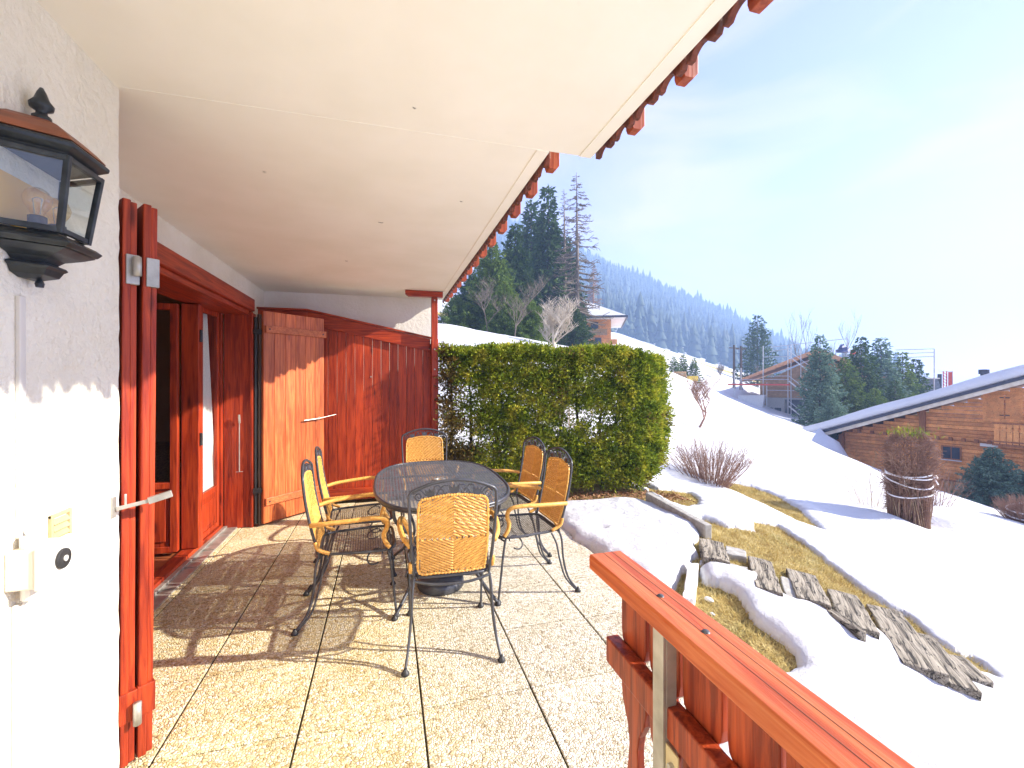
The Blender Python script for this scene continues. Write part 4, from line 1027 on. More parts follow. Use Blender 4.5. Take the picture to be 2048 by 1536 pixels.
# conifers
def spruce(label, base, h, rad, n=1.0, mat=None, bare_low=0.0, sc=1.0, name='spruce_tree', grp=None, seed=0, dens=1.0, trunk=True):
    base = Vector(base); t = thing(name, label, 'tree', base, grp); r_ = np.random.RandomState(seed+100)
    tr = MB().tube([base+Vector((0,0,-.3)), base+Vector((0,0,h*.5)), base+Vector((0,0,h*.98))], [h*.014+.02, h*.008+.01, .01], 7)
    Pn = []; Dn = []; nl = int(25*n); ph = 0
    for l in range(nl):
        f = l/(nl-1); z = h*(bare_low+(1-bare_low)*(f**.92))*.985; z = min(z, h*.985)
        rr = rad*(1-(z/h))**.82*(1.0 if z/h > .12 else .72+2.3*z/h)
        nb = int((9 if f < .8 else 6)*(.8+.4*r_.rand()))
        for b in range(nb):
            a = ph+2*math.pi*b/nb+r_.uniform(-.25, .25); L = rr*r_.uniform(.62, 1.12)+.04*h*.2
            d = np.array([math.cos(a), math.sin(a), 0]); dr = -.20+.45*f
            m = max(3, int(L/(h*.012)*dens)); tt = r_.uniform(.12, 1, m)
            p = np.array(base)+np.array([0,0,z])+d[None]*(L*tt)[:,None]; p[:,2] += L*(dr*tt+.18*tt**2)
            side = np.array([-d[1], d[0], 0]); spread = (L*.20*(1-tt*.8)); sgn = r_.uniform(-1, 1, m)
            p += side[None]*(spread*sgn)[:,None]; p[:,2] -= np.abs(sgn)*spread*.35+r_.uniform(0, .02*h, m)
            Pn.append(p); Dn.append(d[None]*.8+side[None]*sgn[:,None]*.9+np.array([0,0,-.35])+r_.normal(0, .25, (m,3)))
            if r_.rand() < .3:
                e = Vector((d[0]*L*.85, d[1]*L*.85, L*(dr*.85+.13))); tr.tube([base+Vector((0,0,z)), base+Vector((0,0,z))+e], [.003*h*.6, .001*h], 3, cap=False)
        ph += 2.4
    P = np.concatenate(Pn); D = np.concatenate(Dn)
    p_, d_ = sprigs(P, D, 3, h*.024*sc, .38, r_)
    tr.build('trunk', m_barkd, t, True)
    leafmesh('crown', p_, d_, h*.030*sc, h*.0068*sc, mat or m_spr, t, seed)
    return t
def baretree(label, base, h, spread, mat, levels=4, name='bare_tree', seed=0, r0=None, kids=4, droop=0, trunkf=.25, grp=None, up=.5):
    base = Vector(base); t = thing(name, label, 'tree', base, grp); rr = random.Random(seed)
    trunk = MB(); tw = MB()
    def grow_(p, d, L, r, lv, mb):
        n_ = 4; pts = [p]; q = p; dd = d.copy()
        for k in range(n_):
            dd = (dd+Vector((rr.uniform(-.18,.18), rr.uniform(-.18,.18), rr.uniform(-.05,.14)-droop))).normalized(); q = q+dd*L/n_; pts.append(q)
        mb.tube(pts, [r*(1-.13*k) for k in range(n_+1)], 5 if lv > 1 else 3, cap=False)
        if lv == 0: return
        for k in range(kids+(1 if lv < levels-1 else 0)):
            s_ = pts[rr.choice([1,2,3,4,4])]; a = rr.uniform(0, 6.28); o = Vector((math.cos(a)*spread, math.sin(a)*spread, up+rr.uniform(-.1,.3)))
            grow_(s_, (dd*.45+o).normalized(), L*rr.uniform(.55,.8), r*.62, lv-1, tw)
    r0 = r0 or h*.02
    grow_(base-Vector((0,0,.1)), Vector((0,0,1)), h*trunkf+.1, r0, levels, trunk)
    trunk.build('trunk', mat, t, True); tw.build('crown', mat, t)
    return t
def larch(label, base, h, rad, seed, mat, dens=1.0):
    base = Vector(base); t = thing('larch_tree', label, 'tree', base); rr = random.Random(seed)
    MB().tube([base+Vector((0,0,-.3)), base+Vector((.1,0,h*.5)), base+Vector((0,0,h))], [h*.016, h*.009, .02], 7).build('trunk', mat, t, True)
    br = MB(); z = h*.10
    while z < h*.985:
        f = z/h; L = rad*(1-f)**.75*rr.uniform(.55,1.05)*(1 if f > .2 else .6+2*f)+.15; a = rr.uniform(0, 6.28); d = Vector((math.cos(a), math.sin(a), 0)); p = base+Vector((0,0,z))
        pts = [p, p+d*L*.35+Vector((0,0,-.10*L)), p+d*L*.7+Vector((0,0,-.16*L)), p+d*L+Vector((0,0,-.02*L))]
        br.tube(pts, [h*.0045*(1.2-f), h*.0036*(1.2-f), h*.0026*(1.1-f), h*.0014], 4, cap=False)
        for k in range(int(9*dens)):
            s_ = rr.uniform(.2, 1); q = p+d*L*s_+Vector((0,0,-.17*L*math.sin(s_*2.4))); b = a+rr.choice((-1,1))*rr.uniform(.5,1.2); l2 = L*rr.uniform(.1,.28)
            br.tube([q, q+Vector((math.cos(b)*l2, math.sin(b)*l2, rr.uniform(-.3,.05)*l2)), q+Vector((math.cos(b)*l2*1.3, math.sin(b)*l2*1.3, rr.uniform(-.6,.1)*l2))], [h*.0016, h*.0013, h*.0008], 3, cap=False)
        z += h*.0065
    br.build('crown', mat, t); return t
def onground(u, d, dz=0):
    p = W(u, 757, d); return (p.x, p.y, S(p.x, p.y)+dz-.1)
def ht(base, u, vtop): # height so that the top lands at vtop
    xr = base[0]*CT-base[1]*ST; d = base[0]*ST+base[1]*CT
    return H-(vtop-757)*d/F-base[2]
SP = [(1097,46,372,2.3,m_spr,'tall narrow dark spruce rising just left of the bare larches',0),
      (1062,52,400,2.6,m_spr,'dark spruce behind, half hidden by the tall narrow spruce',0),
      (1030,40,445,2.4,m_spr,'mid height dark spruce at the middle of the grove beside the balcony edge',0),
      (985,33,480,2.6,m_sprl,'light green broad spruce at the front of the grove above the snow bank',0),
      (1010,29,560,1.7,m_sprl,'small light green spruce in front of the grove foot',0),
      (945,36,545,2.4,m_spr,'dark spruce at the left of the grove, cut by the balcony edge',.1),
      (1062,27,598,1.7,m_sprl,'small olive green spruce behind the pale fruit tree',0),
      (1150,34,612,1.6,m_spr,'short dark spruce at the foot of the tallest larch',0),
      (912,32,590,2.0,m_sprl,'short green spruce beside the red screen post',0),
      (1130,54,470,3.0,m_spr,'shadowy spruce behind the larch trunks',.1)]
for i, (u, d, vt_, rad, mt, lb, bl) in enumerate(SP):
    b = onground(u, d); spruce(lb, b, ht(b, u, vt_), rad*1.2, 1.25 if vt_ < 500 else 1.0, mt, bl, seed=i, dens=2.2, sc=1.0)
b = onground(1153,40); larch('tallest bare larch with long drooping branches against the sky', b, ht(b,1153,345), 3.9, 1, m_bark, 1.5)
b = onground(1128,46); larch('thin bare larch between the dark spruce and the tallest larch', b, ht(b,1128,378), 1.9, 2, m_bark, .8)
b = onground(1186,72); larch('lower brownish bare larch right of the tallest larch, above the chalet roof', b, ht(b,1192,520), 2.3, 3, m_twig, 1.4)
b = onground(1108,19); baretree('pale bare fruit tree with upswept branches behind the hedge', b, 4.7, .95, m_barkp, 5, seed=4, kids=4, trunkf=.22, up=.42, r0=.075)
b = onground(1030,24); baretree('slender bare tree with greyish twigs in front of the light green spruce', b, 5.5, .8, m_bark, 4, seed=9, kids=4, trunkf=.30, up=.45, r0=.035)
b = onground(975,27); baretree('bare arching branches of a small tree at the left of the grove', b, 5.8, .95, m_bark, 4, seed=12, kids=4, trunkf=.28, up=.4, r0=.035)
b = onground(1396,14.5); baretree('small leaning bare apple tree with two stems on the snow right of the hedge', b, 2.1, .85, m_twig, 5, seed=22, kids=3, trunkf=.30, up=.5, r0=.05)
b = onground(1515,66); spruce('lone spire shaped spruce against the sky beside the building site', b, ht(b,1515,628), 4.0, .9, m_spr, .15, seed=31)
for i, (u, d, vt_, lb) in enumerate(((1612,75,630,'leftmost faint birch rising behind the building site'),(1662,78,632,'middle faint birch with forked trunk behind the building site'),(1694,78,642,'rightmost faint birch behind the building site roof'))):
    b = onground(u, d); h_ = ht(b, u, vt_); baretree(lb, b, h_*.95, .35, m_bark, 4, name='birch_tree', seed=50+i, kids=3, trunkf=.42, up=.9, r0=.12)
for i, (u, d, vt_, lb) in enumerate(((1530,60,690,'brown leafless shrub below the lone spruce'),(1440,55,705,'brown leafless bush beside the utility poles'),(1580,64,700,'greyish bare bush behind the scaffolding'))):
    b = onground(u, d); h_ = ht(b, u, vt_); baretree(lb, b, h_*.8, .8, m_bark, 4, name='bare_bush', seed=60+i, kids=4, trunkf=.3, up=.6, r0=.06)
FR = [(1640,29,668,1.6,'tall front spruce with a thin spire before the scaffold stairs'),(1690,32,712,1.7,'low spruce between the two taller ones in front of the building site'),(1722,33,672,1.8,'second tall spruce from the scaffold stairs'),
      (1762,35,672,1.8,'third tall spruce, thin pointed top'),(1805,36,702,1.6,'spruce fourth from the scaffold stairs, lower top'),(1832,38,716,1.5,'darkest spruce at the right end of the row above the snowy roof'),(1665,26,790,1.2,'short young spruce at the front of the row above the snowy roof'),(1750,29,775,1.4,'rounded lighter spruce front of the row above the roof'),(1790,30,760,1.4,'light green lower spruce near the right end of the row')]
for i, (u, d, vt_, rad, lb) in enumerate(FR):
    p = W(u, 858, d); b = (p.x, p.y, min(S(p.x, p.y)-.1, p.z)); spruce(lb, b, ht(b, u, vt_), rad*(1.15 if i == 0 else 1.4), 1.15, m_sprb if i % 3 == 0 else (m_spr if i % 3 == 2 else m_sprl), 0, seed=70+i, dens=1.5, sc=.95, grp='spruces in front of the building site')
for i, (u, d, vt_, lb) in enumerate(((1348,44,712,'leftmost small dark yew bush on the snowy slope beyond the hedge'),(1366,46,709,'middle yew bush on the snowy slope beyond the hedge'),(1388,46,716,'rightmost yew bush on the snowy slope beyond the hedge'))):
    b = onground(u, d); spruce(lb, b, max(1.2, ht(b, u, vt_)), 1.0, .6, m_sprl, 0, seed=90+i, name='yew_bush', sc=1.6)
# young blue spruce by the neighbour's wall
b = W(1985, 1015, 15.5); spruce('bushy blue green spruce growing against the timber chalet wall', (b.x, b.y, b.z-.3), ht((b.x, b.y, b.z-.3), 1985, 893), 1.35, 1.1, m_sprb, 0, seed=95, dens=2.2, sc=1.2)
b = W(2075, 1015, 15.5); spruce('blue green spruce at the right edge beside the timber chalet', (b.x, b.y, b.z-.3), 1.9, 1.2, 1.1, m_sprb, 0, seed=96, dens=2.2, sc=1.2)

# twiggy shrubs
def twigbush(name, label, base, h, rx, n, mat, seed, flare=.6, parent=None, curl=.15, topr=None, z0=0, cat='bush', r=.0035):
    base = Vector(base); rr = random.Random(seed); t = parent or thing(name, label, cat, base); mb = MB()
    for i in range(n):
        a = rr.uniform(0, 6.28); q = math.sqrt(rr.random()); b0 = base+Vector((math.cos(a)*rx*q*.45, math.sin(a)*rx*q*.45, z0-.05)); hh = h*rr.uniform(.6, 1.05)*(1-.25*q*q)
        e = Vector((math.cos(a)*rx*q*flare, math.sin(a)*rx*q*flare, hh)); mid = e*.5+Vector((rr.uniform(-curl,curl)*rx, rr.uniform(-curl,curl)*rx, .05*h)); pts = [b0, b0+mid, b0+e]
        mb.tube(pts, [r, r*.75, r*.4], 4, cap=False)
        for k in range(3):
            s_ = rr.uniform(.4, .95); p = b0+mid*(2*s_) if s_ < .5 else b0+mid+(e-mid)*(2*s_-1); mb.tube([p, p+Vector((rr.uniform(-.1,.1), rr.uniform(-.1,.1), rr.uniform(.05,.16)))*h*.9], [r*.6, r*.3], 3, cap=False)
    mb.build('stems', mat, t); return t
p = W(1420, 972, 7.4); pb = (p.x, p.y, S(p.x, p.y)-.05); twigbush('bare_shrub', 'reddish brown leafless shrub on the thawed bank right of the hedge', pb, .86, .62, 340, m_twig, 5, flare=.75)
# rope-tied column shrub
p = W(1818, 1043, 6.9); pb = Vector((p.x, p.y, S(p.x, p.y)-.08))
rb = thing('tied_shrub', 'brown leafless shrub bound with white rope, standing in the snow', 'bush', pb)
rr = random.Random(8); mb = MB(); mc = MB()
for i in range(620):
    a = rr.uniform(0, 6.28); q = math.sqrt(rr.uniform(.2, 1)); rad = .255*q; b0 = pb+Vector((math.cos(a)*rad, math.sin(a)*rad, 0))
    hh = rr.uniform(.6, 1.42)*(1-.22*q*q); tw_ = rr.uniform(-.6, .6); e = pb+Vector((math.cos(a+tw_)*rad*1.05, math.sin(a+tw_)*rad*1.05, hh)); m_ = (b0+e)/2+Vector((rr.uniform(-.04,.04), rr.uniform(-.04,.04), 0))
    (mb if hh > .85 or rr.random() < .5 else mc).tube([b0, m_, e], [.0055, .004, .002], 4, cap=False)
for i in range(70):
    a = rr.uniform(0, 6.28); z0_ = rr.uniform(.3, 1.0); q0 = pb+Vector((math.cos(a)*.23, math.sin(a)*.23, z0_)); l_ = rr.uniform(.15, .42); dd = Vector((math.cos(a)*rr.uniform(.2, .9), math.sin(a)*rr.uniform(.2, .9), rr.uniform(.5, 1.1))).normalized()*l_
    mb.tube([q0, q0+dd*.5+Vector((0,0,.03)), q0+dd], [.0045, .0035, .002], 3, cap=False)
mb.build('stems', m_twig, rb); mc.build('dry_stems', m_straws, rb)
r_ = np.random.RandomState(4); N = 5200; tw = MB()
for i in range(N):
    a = r_.uniform(0, 6.28); zz = r_.uniform(.15, 1.46); R0 = (.255+.05*math.sin((zz-.55)*3)+.025*math.sin(a*3+zz*4))*math.sqrt(r_.uniform(.5, 1)); R0 *= math.sqrt(max(.03, 1-(max(0, zz-1.16)/.32)**2))
    q0 = pb+Vector((R0*math.cos(a), R0*math.sin(a), zz)); dd = (Vector((math.cos(a), math.sin(a), .5))+Vector(r_.normal(0, .6, 3))).normalized()*r_.uniform(.05, .11)
    tw.tube([q0, q0+dd*.5+Vector((0,0,.012)), q0+dd], [.0042, .0034, .0022], 3, cap=False)
tw.build('twig_tips', m_twig, rb)
N = 260; P = np.stack([pb.x+r_.normal(0, .12, N), pb.y+r_.normal(0, .12, N), pb.z+1.40+np.abs(r_.normal(0, .06, N))], -1); leafmesh('green_tips', P, np.stack([r_.normal(0,.5,N), r_.normal(0,.5,N), np.ones(N)], -1), .08, .005, m_hedge, rb, 4)
mb = MB()
for (zc, tilt, a0) in ((.86,.10,.4),(.74,.22,1.0),(.80,-.05,0),(.55,.12,.2)):
    ring = [(pb.x+(.275+.012*math.sin(3*a+zc*9))*math.cos(a), pb.y+(.275+.012*math.sin(3*a+zc*9))*math.sin(a), pb.z+zc+tilt*.33*math.cos(a-a0)+.012*math.sin(2*a+zc*20)) for a in [2*math.pi*i/40 for i in range(40)]]; mb.tube(ring, .011, 6, closed=True)
c = pb+Vector((.15,-.235,.80)); mb.tube([c, c+Vector((.02,-.03,-.06)), c+Vector((.06,-.02,-.09))], .011, 5); mb.tube([c+Vector((-.03,0,.02)), c+Vector((.03,-.02,.02))], .028, 7)
o = mb.build('binding_rope', m_rope, None, True); tag(o, 'white rope wound round the tall brown tied shrub', 'rope')
# side twigs left of tied shrub
p = W(1745, 985, 7.6); pb2 = (p.x, p.y, S(p.x, p.y)-.05); twigbush('bare_shrub', 'wispy tan twigs leaning out left of the rope bound shrub', pb2, 1.05, .45, 42, m_straws, 15, flare=1.1, r=.0028)
p = W(1872, 1000, 8.4); pb2 = (p.x, p.y, S(p.x, p.y)-.05); twigbush('bare_shrub', 'thin reddish twigs right behind the rope bound shrub', pb2, .95, .45, 60, m_twig, 16, flare=.9, r=.0028)
p = W(2062, 1085, 8.2); pb = Vector((p.x, p.y, S(p.x, p.y)-.05)); t_ = twigbush('tied_shrub', 'low brown rope bound shrub cut off by the right picture edge', pb, .62, .50, 700, m_twig, 17, flare=.60)
mb = MB()
for zc in (.20, .31): mb.tube([(pb.x+.31*math.cos(a), pb.y+.31*math.sin(a), pb.z+zc+.05*math.cos(a)) for a in [2*math.pi*i/32 for i in range(32)]], .013, 6, closed=True)
o = mb.build('binding_rope', m_rope, None, True); tag(o, 'white rope round the low shrub at the right picture edge', 'rope')
# low evergreen and stems behind the hedge
p = onground(1120, 8.6); N = 2600; r_ = np.random.RandomState(14)
bu = thing('evergreen_bush', 'yellow green clipped bush showing above the hedge top', 'bush', p)
a = r_.uniform(0, 6.28, N); q = np.sqrt(r_.rand(N)); hh = 2.0-p[2]
P = np.stack([p[0]+.55+1.35*q*np.cos(a), p[1]+.8+.45*q*np.sin(a), p[2]+hh*np.sqrt(np.clip(1-q**2*.8, 0, 1))*r_.uniform(.55, 1, N)], -1); p_, d_ = sprigs(P, r_.normal(0,.5,(N,3))+np.array([0,-.3,.8]), 7, .07, .6, r_)
leafmesh('foliage', p_, d_, .032, .0055, m_hedge, bu, 6)
MB().tube([(p[0]+.5,p[1]+.8,p[2]),(p[0]+.5,p[1]+.8,p[2]+.9)], .03, 6).build('trunk', m_barkd, bu)
b = onground(1145, 8.0); twigbush('bare_shrub', 'straw coloured bare stems rising behind the hedge top', b, 2.05-b[2], .55, 60, m_straws, 19, flare=.9, r=.003)
b = onground(1036, 9.5); sg = thing('trail_sign', 'small white sign on a post on the snow bank behind the hedge', 'sign', b)
MB().box((b[0]-.02,b[1],b[2]),(b[0]+.02,b[1]+.03,2.10)).build('post', m_metal, sg); MB().box((b[0]-.055,b[1]-.012,2.08),(b[0]+.055,b[1]-.002,2.28)).build('panel', m_white, sg)

# fallen brown leaves and needles under the hedge
r_ = np.random.RandomState(44); N = 2600; X = r_.uniform(.9, 3.7, N); Y = 5.36-.13*(X-.7)-.12+r_.normal(0, .13, N); a = r_.uniform(0, 6.28, N); P = np.stack([X, Y, gz(X, Y)+.012+r_.uniform(0, .02, N)], -1)
o = leafmesh('leaf_litter', P, np.stack([np.cos(a), np.sin(a), r_.uniform(-.1, .35, N)], -1), .035, .009, Mt('dead_leaves', [(.3,(.16,.07,.03)),(.6,(.36,.19,.09)),(.8,(.52,.36,.20))], ns=9, rough=.9), None, 4); tag(o, 'brown fallen leaves and needles scattered along the foot of the hedge', 'leaves', kind='stuff')

# ---------------------------------------------------------------- neighbour chalet (right)
OF = W(1690, 757, 22.4); E_ = Vector((.342,-.94,0)); NI = Vector((.94,.342,0))
def FC(s, z, y=0): return Vector((OF.x+E_.x*s+NI.x*y, OF.y+E_.y*s+NI.y*y, z))
def FP(u, v):
    k = (u-1024)/F; dx, dy = k*CT+ST, CT-k*ST   # ray direction per unit depth
    # solve OF + s E = t*(dx,dy)
    det = E_.x*(-dy)+dx*E_.y; s = (-OF.x*(-dy)-dx*OF.y)/det
    P = Vector((OF.x+E_.x*s, OF.y+E_.y*s)); t = P.x/dx if abs(dx) > abs(dy) else P.y/dy
    return s, H-(v-757)*t/F
MF = Matrix(((E_.x, NI.x, 0, OF.x), (E_.y, NI.y, 0, OF.y), (0,0,1,0), (0,0,0,1)))
chal = thing('log_chalet', 'honey coloured log chalet with snow covered roof on the right', 'house', (OF.x, OF.y, -3.4))
s_e, z_e = FP(1612, 878); s_r, z_r = FP(2044, 764); SL = (z_r-z_e)/(s_r-s_e); SR = 9.5
def rz(s): return z_e+SL*(min(s, SR)-s_e)-SL*max(0, s-SR)
lg = MB(); z = -4.2
while z < 3.5:
    z1 = z+.165
    # start where the roof underside is above this course
    sa = max(0, s_e+(z1+.10-z_e)/SL) if z1 > rz(0)-.1 else 0; sb_ = SR*2-sa
    if sa < SR: lg.box((sa, -.012*(int(z/.165) % 1), z+.004), (sb_, .12, z1-.004), MF)
    z = z1
lg.build('log_wall', m_logx, chal, bevel=.018)
MB().box((.1,.125,-4.2),(2*SR-.1,9,-.9),MF).build('wall_core', m_logd, chal)
# wavy corner log ends
cn = MB(); z = -4.0; k = 0
while z < rz(0)-.25:
    w = (.16,.26,.34,.22)[k % 4] if z < -2.4 else .30+.12*math.sin(k*1.1); cn.box((-w, .16, z+.004), (-.001, .30, z+.161), MF); z += .165; k += 1
cn.build('log_end', m_logx, chal, bevel=.02)
for (u, v0, v1) in ((1684,868,944),(1846,800,905)):
    s_, za = FP(u, v0); _, zb_ = FP(u, v1)
    MB().box((s_-.10,-.14,zb_),(s_+.10,-.013,za),MF).build('wall_post', m_logd, chal, bevel=.01)
# roof: boarding, dark edge, fascia, snow
def roofpart(name, mat, za, zb_, y0, y1, s0, bev=.01, sub=None, wav=0):
    n_ = 24; mb = MB(); tp = []; bt = []
    for i in range(n_+1):
        s_ = s0+(SR-s0)*i/n_; w_ = wav*(math.sin(i*2.1)+.6*math.sin(i*5.3)); tp.append((s_, rz(s_)+zb_+w_)); bt.append((s_, rz(s_)+za))
    for i in range(1, n_+1):
        s_ = SR+(SR-s0)*i/n_; tp.append((s_, rz(s_)+zb_)); bt.append((s_, rz(s_)+za))
    m_ = len(tp)
    for i in range(m_-1):
        a, b, c, d = bt[i], bt[i+1], tp[i+1], tp[i]
        vs = [MF @ Vector((p_[0], y_, p_[1])) for y_ in (y0, y1) for p_ in (a, b, c, d)]
        o = len(mb.v); mb.v += [tuple(x) for x in vs]
        mb.f += [tuple(o+j for j in f) for f in ((0,3,2,1),(4,5,6,7),(0,1,5,4),(2,3,7,6))]
        if i == 0: mb.f.append(tuple(o+j for j in (0,4,7,3)))
        if i == m_-2: mb.f.append(tuple(o+j for j in (1,2,6,5)))
    return mb.build(name, mat, chal)
roofpart('roof_boarding', m_logl, .0, .05, -1.0, 10, s_e)
roofpart('fascia', Mt('pale_fascia', [(.3,(.55,.47,.36)),(.7,(.75,.68,.55))], ns=5, rough=.7), -.12, .055, -1.045, -1.001, s_e-.02, wav=0)
rs2 = roofpart('roof_edge', m_roofd, .056, .20, -1.09, 10.05, s_e-.12)
# snow blanket on the roof as own thing
n_, m2 = 70, 30; vv = []
for side in (0,):
    for i in range(n_+1):
        s_ = s_e-.10+(SR+1-s_e)*i/n_
        for j in range(m2+1):
            y_ = -1.08+11*(j/m2)**1.6; ed = min(1, (y_+1.08)/.25, (s_-s_e+.10)/.5); tk = .27*math.sqrt(max(0, 1-(1-ed)**2))
            vv.append(MF @ Vector((s_, y_, rz(min(s_, SR))+.19+tk+.03*math.sin(s_*1.7+y_)*ed)))
q = [(i*(m2+1)+j, (i+1)*(m2+1)+j, (i+1)*(m2+1)+j+1, i*(m2+1)+j+1) for i in range(n_) for j in range(m2)]
o = npmesh('roof_snow', [tuple(x) for x in vv], q, m_snow, smooth=True); so = o.modifiers.new('s', 'SOLIDIFY'); so.thickness = .17; so.offset = -1 if False else 1
tag(o, 'thick snow blanket lying on the log chalet roof', 'snow')
# windows etc.
def rect(u0, v0, u1, v1):
    s0, zt_ = FP(u0, v0); s1, _ = FP(u1, v0); _, zb1 = FP((u0+u1)/2, v1); _, zt1 = FP((u0+u1)/2, v0); return s0, s1, zb1, zt1
s0, s1, zb1, zt1 = rect(1886, 894, 1920, 917)
wf = MB(); wf.box((s0-.05,-.05,zb1-.05),(s0,-.013,zt1+.05),MF); wf.box((s1,-.05,zb1-.05),(s1+.05,-.013,zt1+.05),MF); wf.box((s0,-.05,zt1),(s1,-.013,zt1+.05),MF); wf.box((s0,-.049,zb1-.05),(s1,-.013,zb1),MF); wf.box(((s0+s1)/2-.015,-.048,zb1),((s0+s1)/2+.015,-.02,zt1),MF)
w_ = wf.build('window', m_logd, chal); MB().box((s0,-.03,zb1),(s1,-.014,zt1),MF).build('pane', m_dglass, w_); MB().box((s0-.06,-.10,zb1-.085),(s1+.06,-.02,zb1-.052),MF).build('sill', m_concw, w_)
s0, s1, zb1, zt1 = rect(1974, 788, 2047, 838)
for k in range(2):
    a = s0+(s1-s0)*k*.52; b = s0+(s1-s0)*(k*.52+.48)
    sh = MB().box((a,-.05,zb1),(b,-.013,zt1),MF); f = sh.build('shutter', m_logx, chal, bevel=.005)
    hb = MB()
    for zz in (zb1+.15, zt1-.15): hb.box(((b-.12) if k == 0 else a,-.06,zz-.02),((b) if k == 0 else a+.12,-.0505,zz+.02),MF)
    hb.build('hinge', m_black, f)
fr_ = MB(); fr_.box((s0-.12,-.04,zb1-.12),(s0-.001,-.013,zt1+.12),MF); fr_.box((s0,-.04,zt1+.001),(s1+.9,-.013,zt1+.12),MF); fr_.box((s0,-.04,zb1-.12),(s1+.9,-.013,zb1-.001),MF); fr_.build('window_frame', m_logx, chal)
s0, z0_ = FP(1996, 842); _, z1_ = FP(1996, 880); bl_ = MB(); k = 0; s_ = s0+.05
def balcony(s0, z1_, z0_, n_, yb, mat, nm):
    h_ = z0_-z1_; s_ = s0
    top = MB().box((s0-.06,yb-.03,z0_-.05),(s0+n_*.17,yb+.03,z0_),MF).build('balcony_rail', m_logd, chal)
    MB().box((s0-.06,yb-.02,z1_),(s0+n_*.17,yb+.02,z1_+.06),MF).build('balcony_rail', m_logd, chal)
    for k in range(n_):
        a = s0+k*.17; w = .145; zc = z1_+h_*.72
        pr = [(a,z1_-.05),(a+w,z1_-.05),(a+w,zc-.09),(a+w-.035,zc-.02),(a+w,zc+.05),(a+w,z0_-.06),(a,z0_-.06),(a,zc+.05),(a+.035,zc-.02),(a,zc-.09)]
        mb = MB(); n = len(pr); vs = [MF @ Vector((p_[0], y_, p_[1])) for y_ in (yb-.012, yb+.012) for p_ in pr]
        mb.add(vs, [tuple(range(n)), tuple(range(n, 2*n))[::-1]]+[(i, n+i, n+(i+1) % n, (i+1) % n) for i in range(n)]); mb.build('baluster', mat, chal)
balcony(s0, z1_, z0_, 22, -.95, m_logx, 'upper'); MB().box((s0-.06,-.93,z1_-.14),(s0+4,-.013,z1_-.06),MF).build('balcony_floor', m_logd, chal)
s0, z0_ = FP(1893, 955); _, z1_ = FP(1893, 984); balcony(s0, z1_, z0_, 9, -.5, m_logl, 'lower')
for k in range(12):
    s_, zz = FP(1720+k*26, 862+k*2.2); MB().box((s_-.06,-.22,zz-.07),(s_+.06,-.013,zz+.07),MF).build('joist_end', m_logd, chal)
s_, zz = FP(1712, 862); MB().box((s_,-.06,zz-.02),(FP(2048,885)[0]+4,-.014,zz+.10),MF).build('wall_beam', m_logx, chal)
s_, zz = FP(1779, 886); ll = MB(); ll.lathe([(0,-.14),(.06,-.12),(.09,0),(.07,.1),(0,.14)], MF @ Vector((s_,-.14,zz)), 10); ll.build('porch_lamp', m_white, chal, True)
s_, zz = FP(1968, 747); q_ = MF @ Vector((s_, 6, 0)); 
cp_ = W(1968, 745, 27); MB().lathe([(.16,-1.6),(.16,-.1),(.24,-.1),(.24,.18),(0,.2)], cp_, 12).build('chimney', m_roofd, chal)
s_, zz = FP(1979, 890); MB().box((s_-.25,-.2,zz-.06),(s_+.25,-.02,zz+.06),MF).build('wall_light', m_white, chal)

# ---------------------------------------------------------------- building site chalet
def frontal(u0, v0, d):
    # local frame whose depth axis points away from the camera, gable across it
    o = W(u0, v0, d); ey = Vector((o.x, o.y, 0)).normalized(); ex = Vector((ey.y, -ey.x, 0))
    M = Matrix(((ex.x, ey.x, 0, o.x), (ex.y, ey.y, 0, o.y), (0,0,1,o.z), (0,0,0,1))); D = math.hypot(o.x, o.y); a0 = math.atan((u0-1024)/F)
    return M, (lambda u: D*math.tan(math.atan((u-1024)/F)-a0)), (lambda v: (v0-v)*d/F)
M, X_, Z_ = frontal(1640, 845, 44)
st = thing('unfinished_chalet', 'half built wooden chalet with bare boarded roof behind scaffolding', 'house', tuple(M.translation))
def poly(mb, pts, y0, y1):
    n = len(pts); vs = [M @ Vector((X_(u), y_, Z_(v))) for y_ in (y0, y1) for u, v in pts]
    return mb.add(vs, [tuple(range(n)), tuple(range(n, 2*n))[::-1]]+[(i, n+i, n+(i+1) % n, (i+1) % n) for i in range(n)])
poly(MB(), [(1520,860),(1760,860),(1760,760),(1637,712),(1520,768)], 0, 9).build('wall', m_logl, st)
g_ = MB(); 
for k in range(13):
    v_ = 755+k*4.2; g_.box((X_(1521),-.03,Z_(v_+3.6)),(X_(1758),-.001,Z_(v_)),M)
g_.build('wall_cladding', m_logl, st, bevel=.01)
poly(MB(), [(1486,757),(1488,762),(1637,706),(1637,697)], -1.3, 9).build('roof', m_tileo, st)
poly(MB(), [(1637,697),(1637,706),(1800,772),(1800,764)], -1.3, 9).build('roof', m_tileo, st)
rb_ = MB()
for k in range(9): rb_.box((X_(1500+k*16),-1.25,Z_(758-k*6.2)),(X_(1504+k*16),-1.0,Z_(754-k*6.2)),M)
rb_.build('rafter_end', m_logl, st)
poly(MB(), [(1532,880),(1700,880),(1700,797),(1532,797)], -.4, -.032).build('basement_wall', m_conc, st)
bo = MB(); bo.box((X_(1535),-.45,Z_(855)),(X_(1546),-.401,Z_(818)),M); bo.box((X_(1550),-.45,Z_(855)),(X_(1563),-.401,Z_(818)),M); bo.box((X_(1570),-.45,Z_(850)),(X_(1604),-.401,Z_(800)),M); bo.build('opening', m_dglass, st)
wd = MB(); wd.box((X_(1645),-.05,Z_(790)),(X_(1672),-.031,Z_(770)),M); wd.build('window', m_dglass, st)
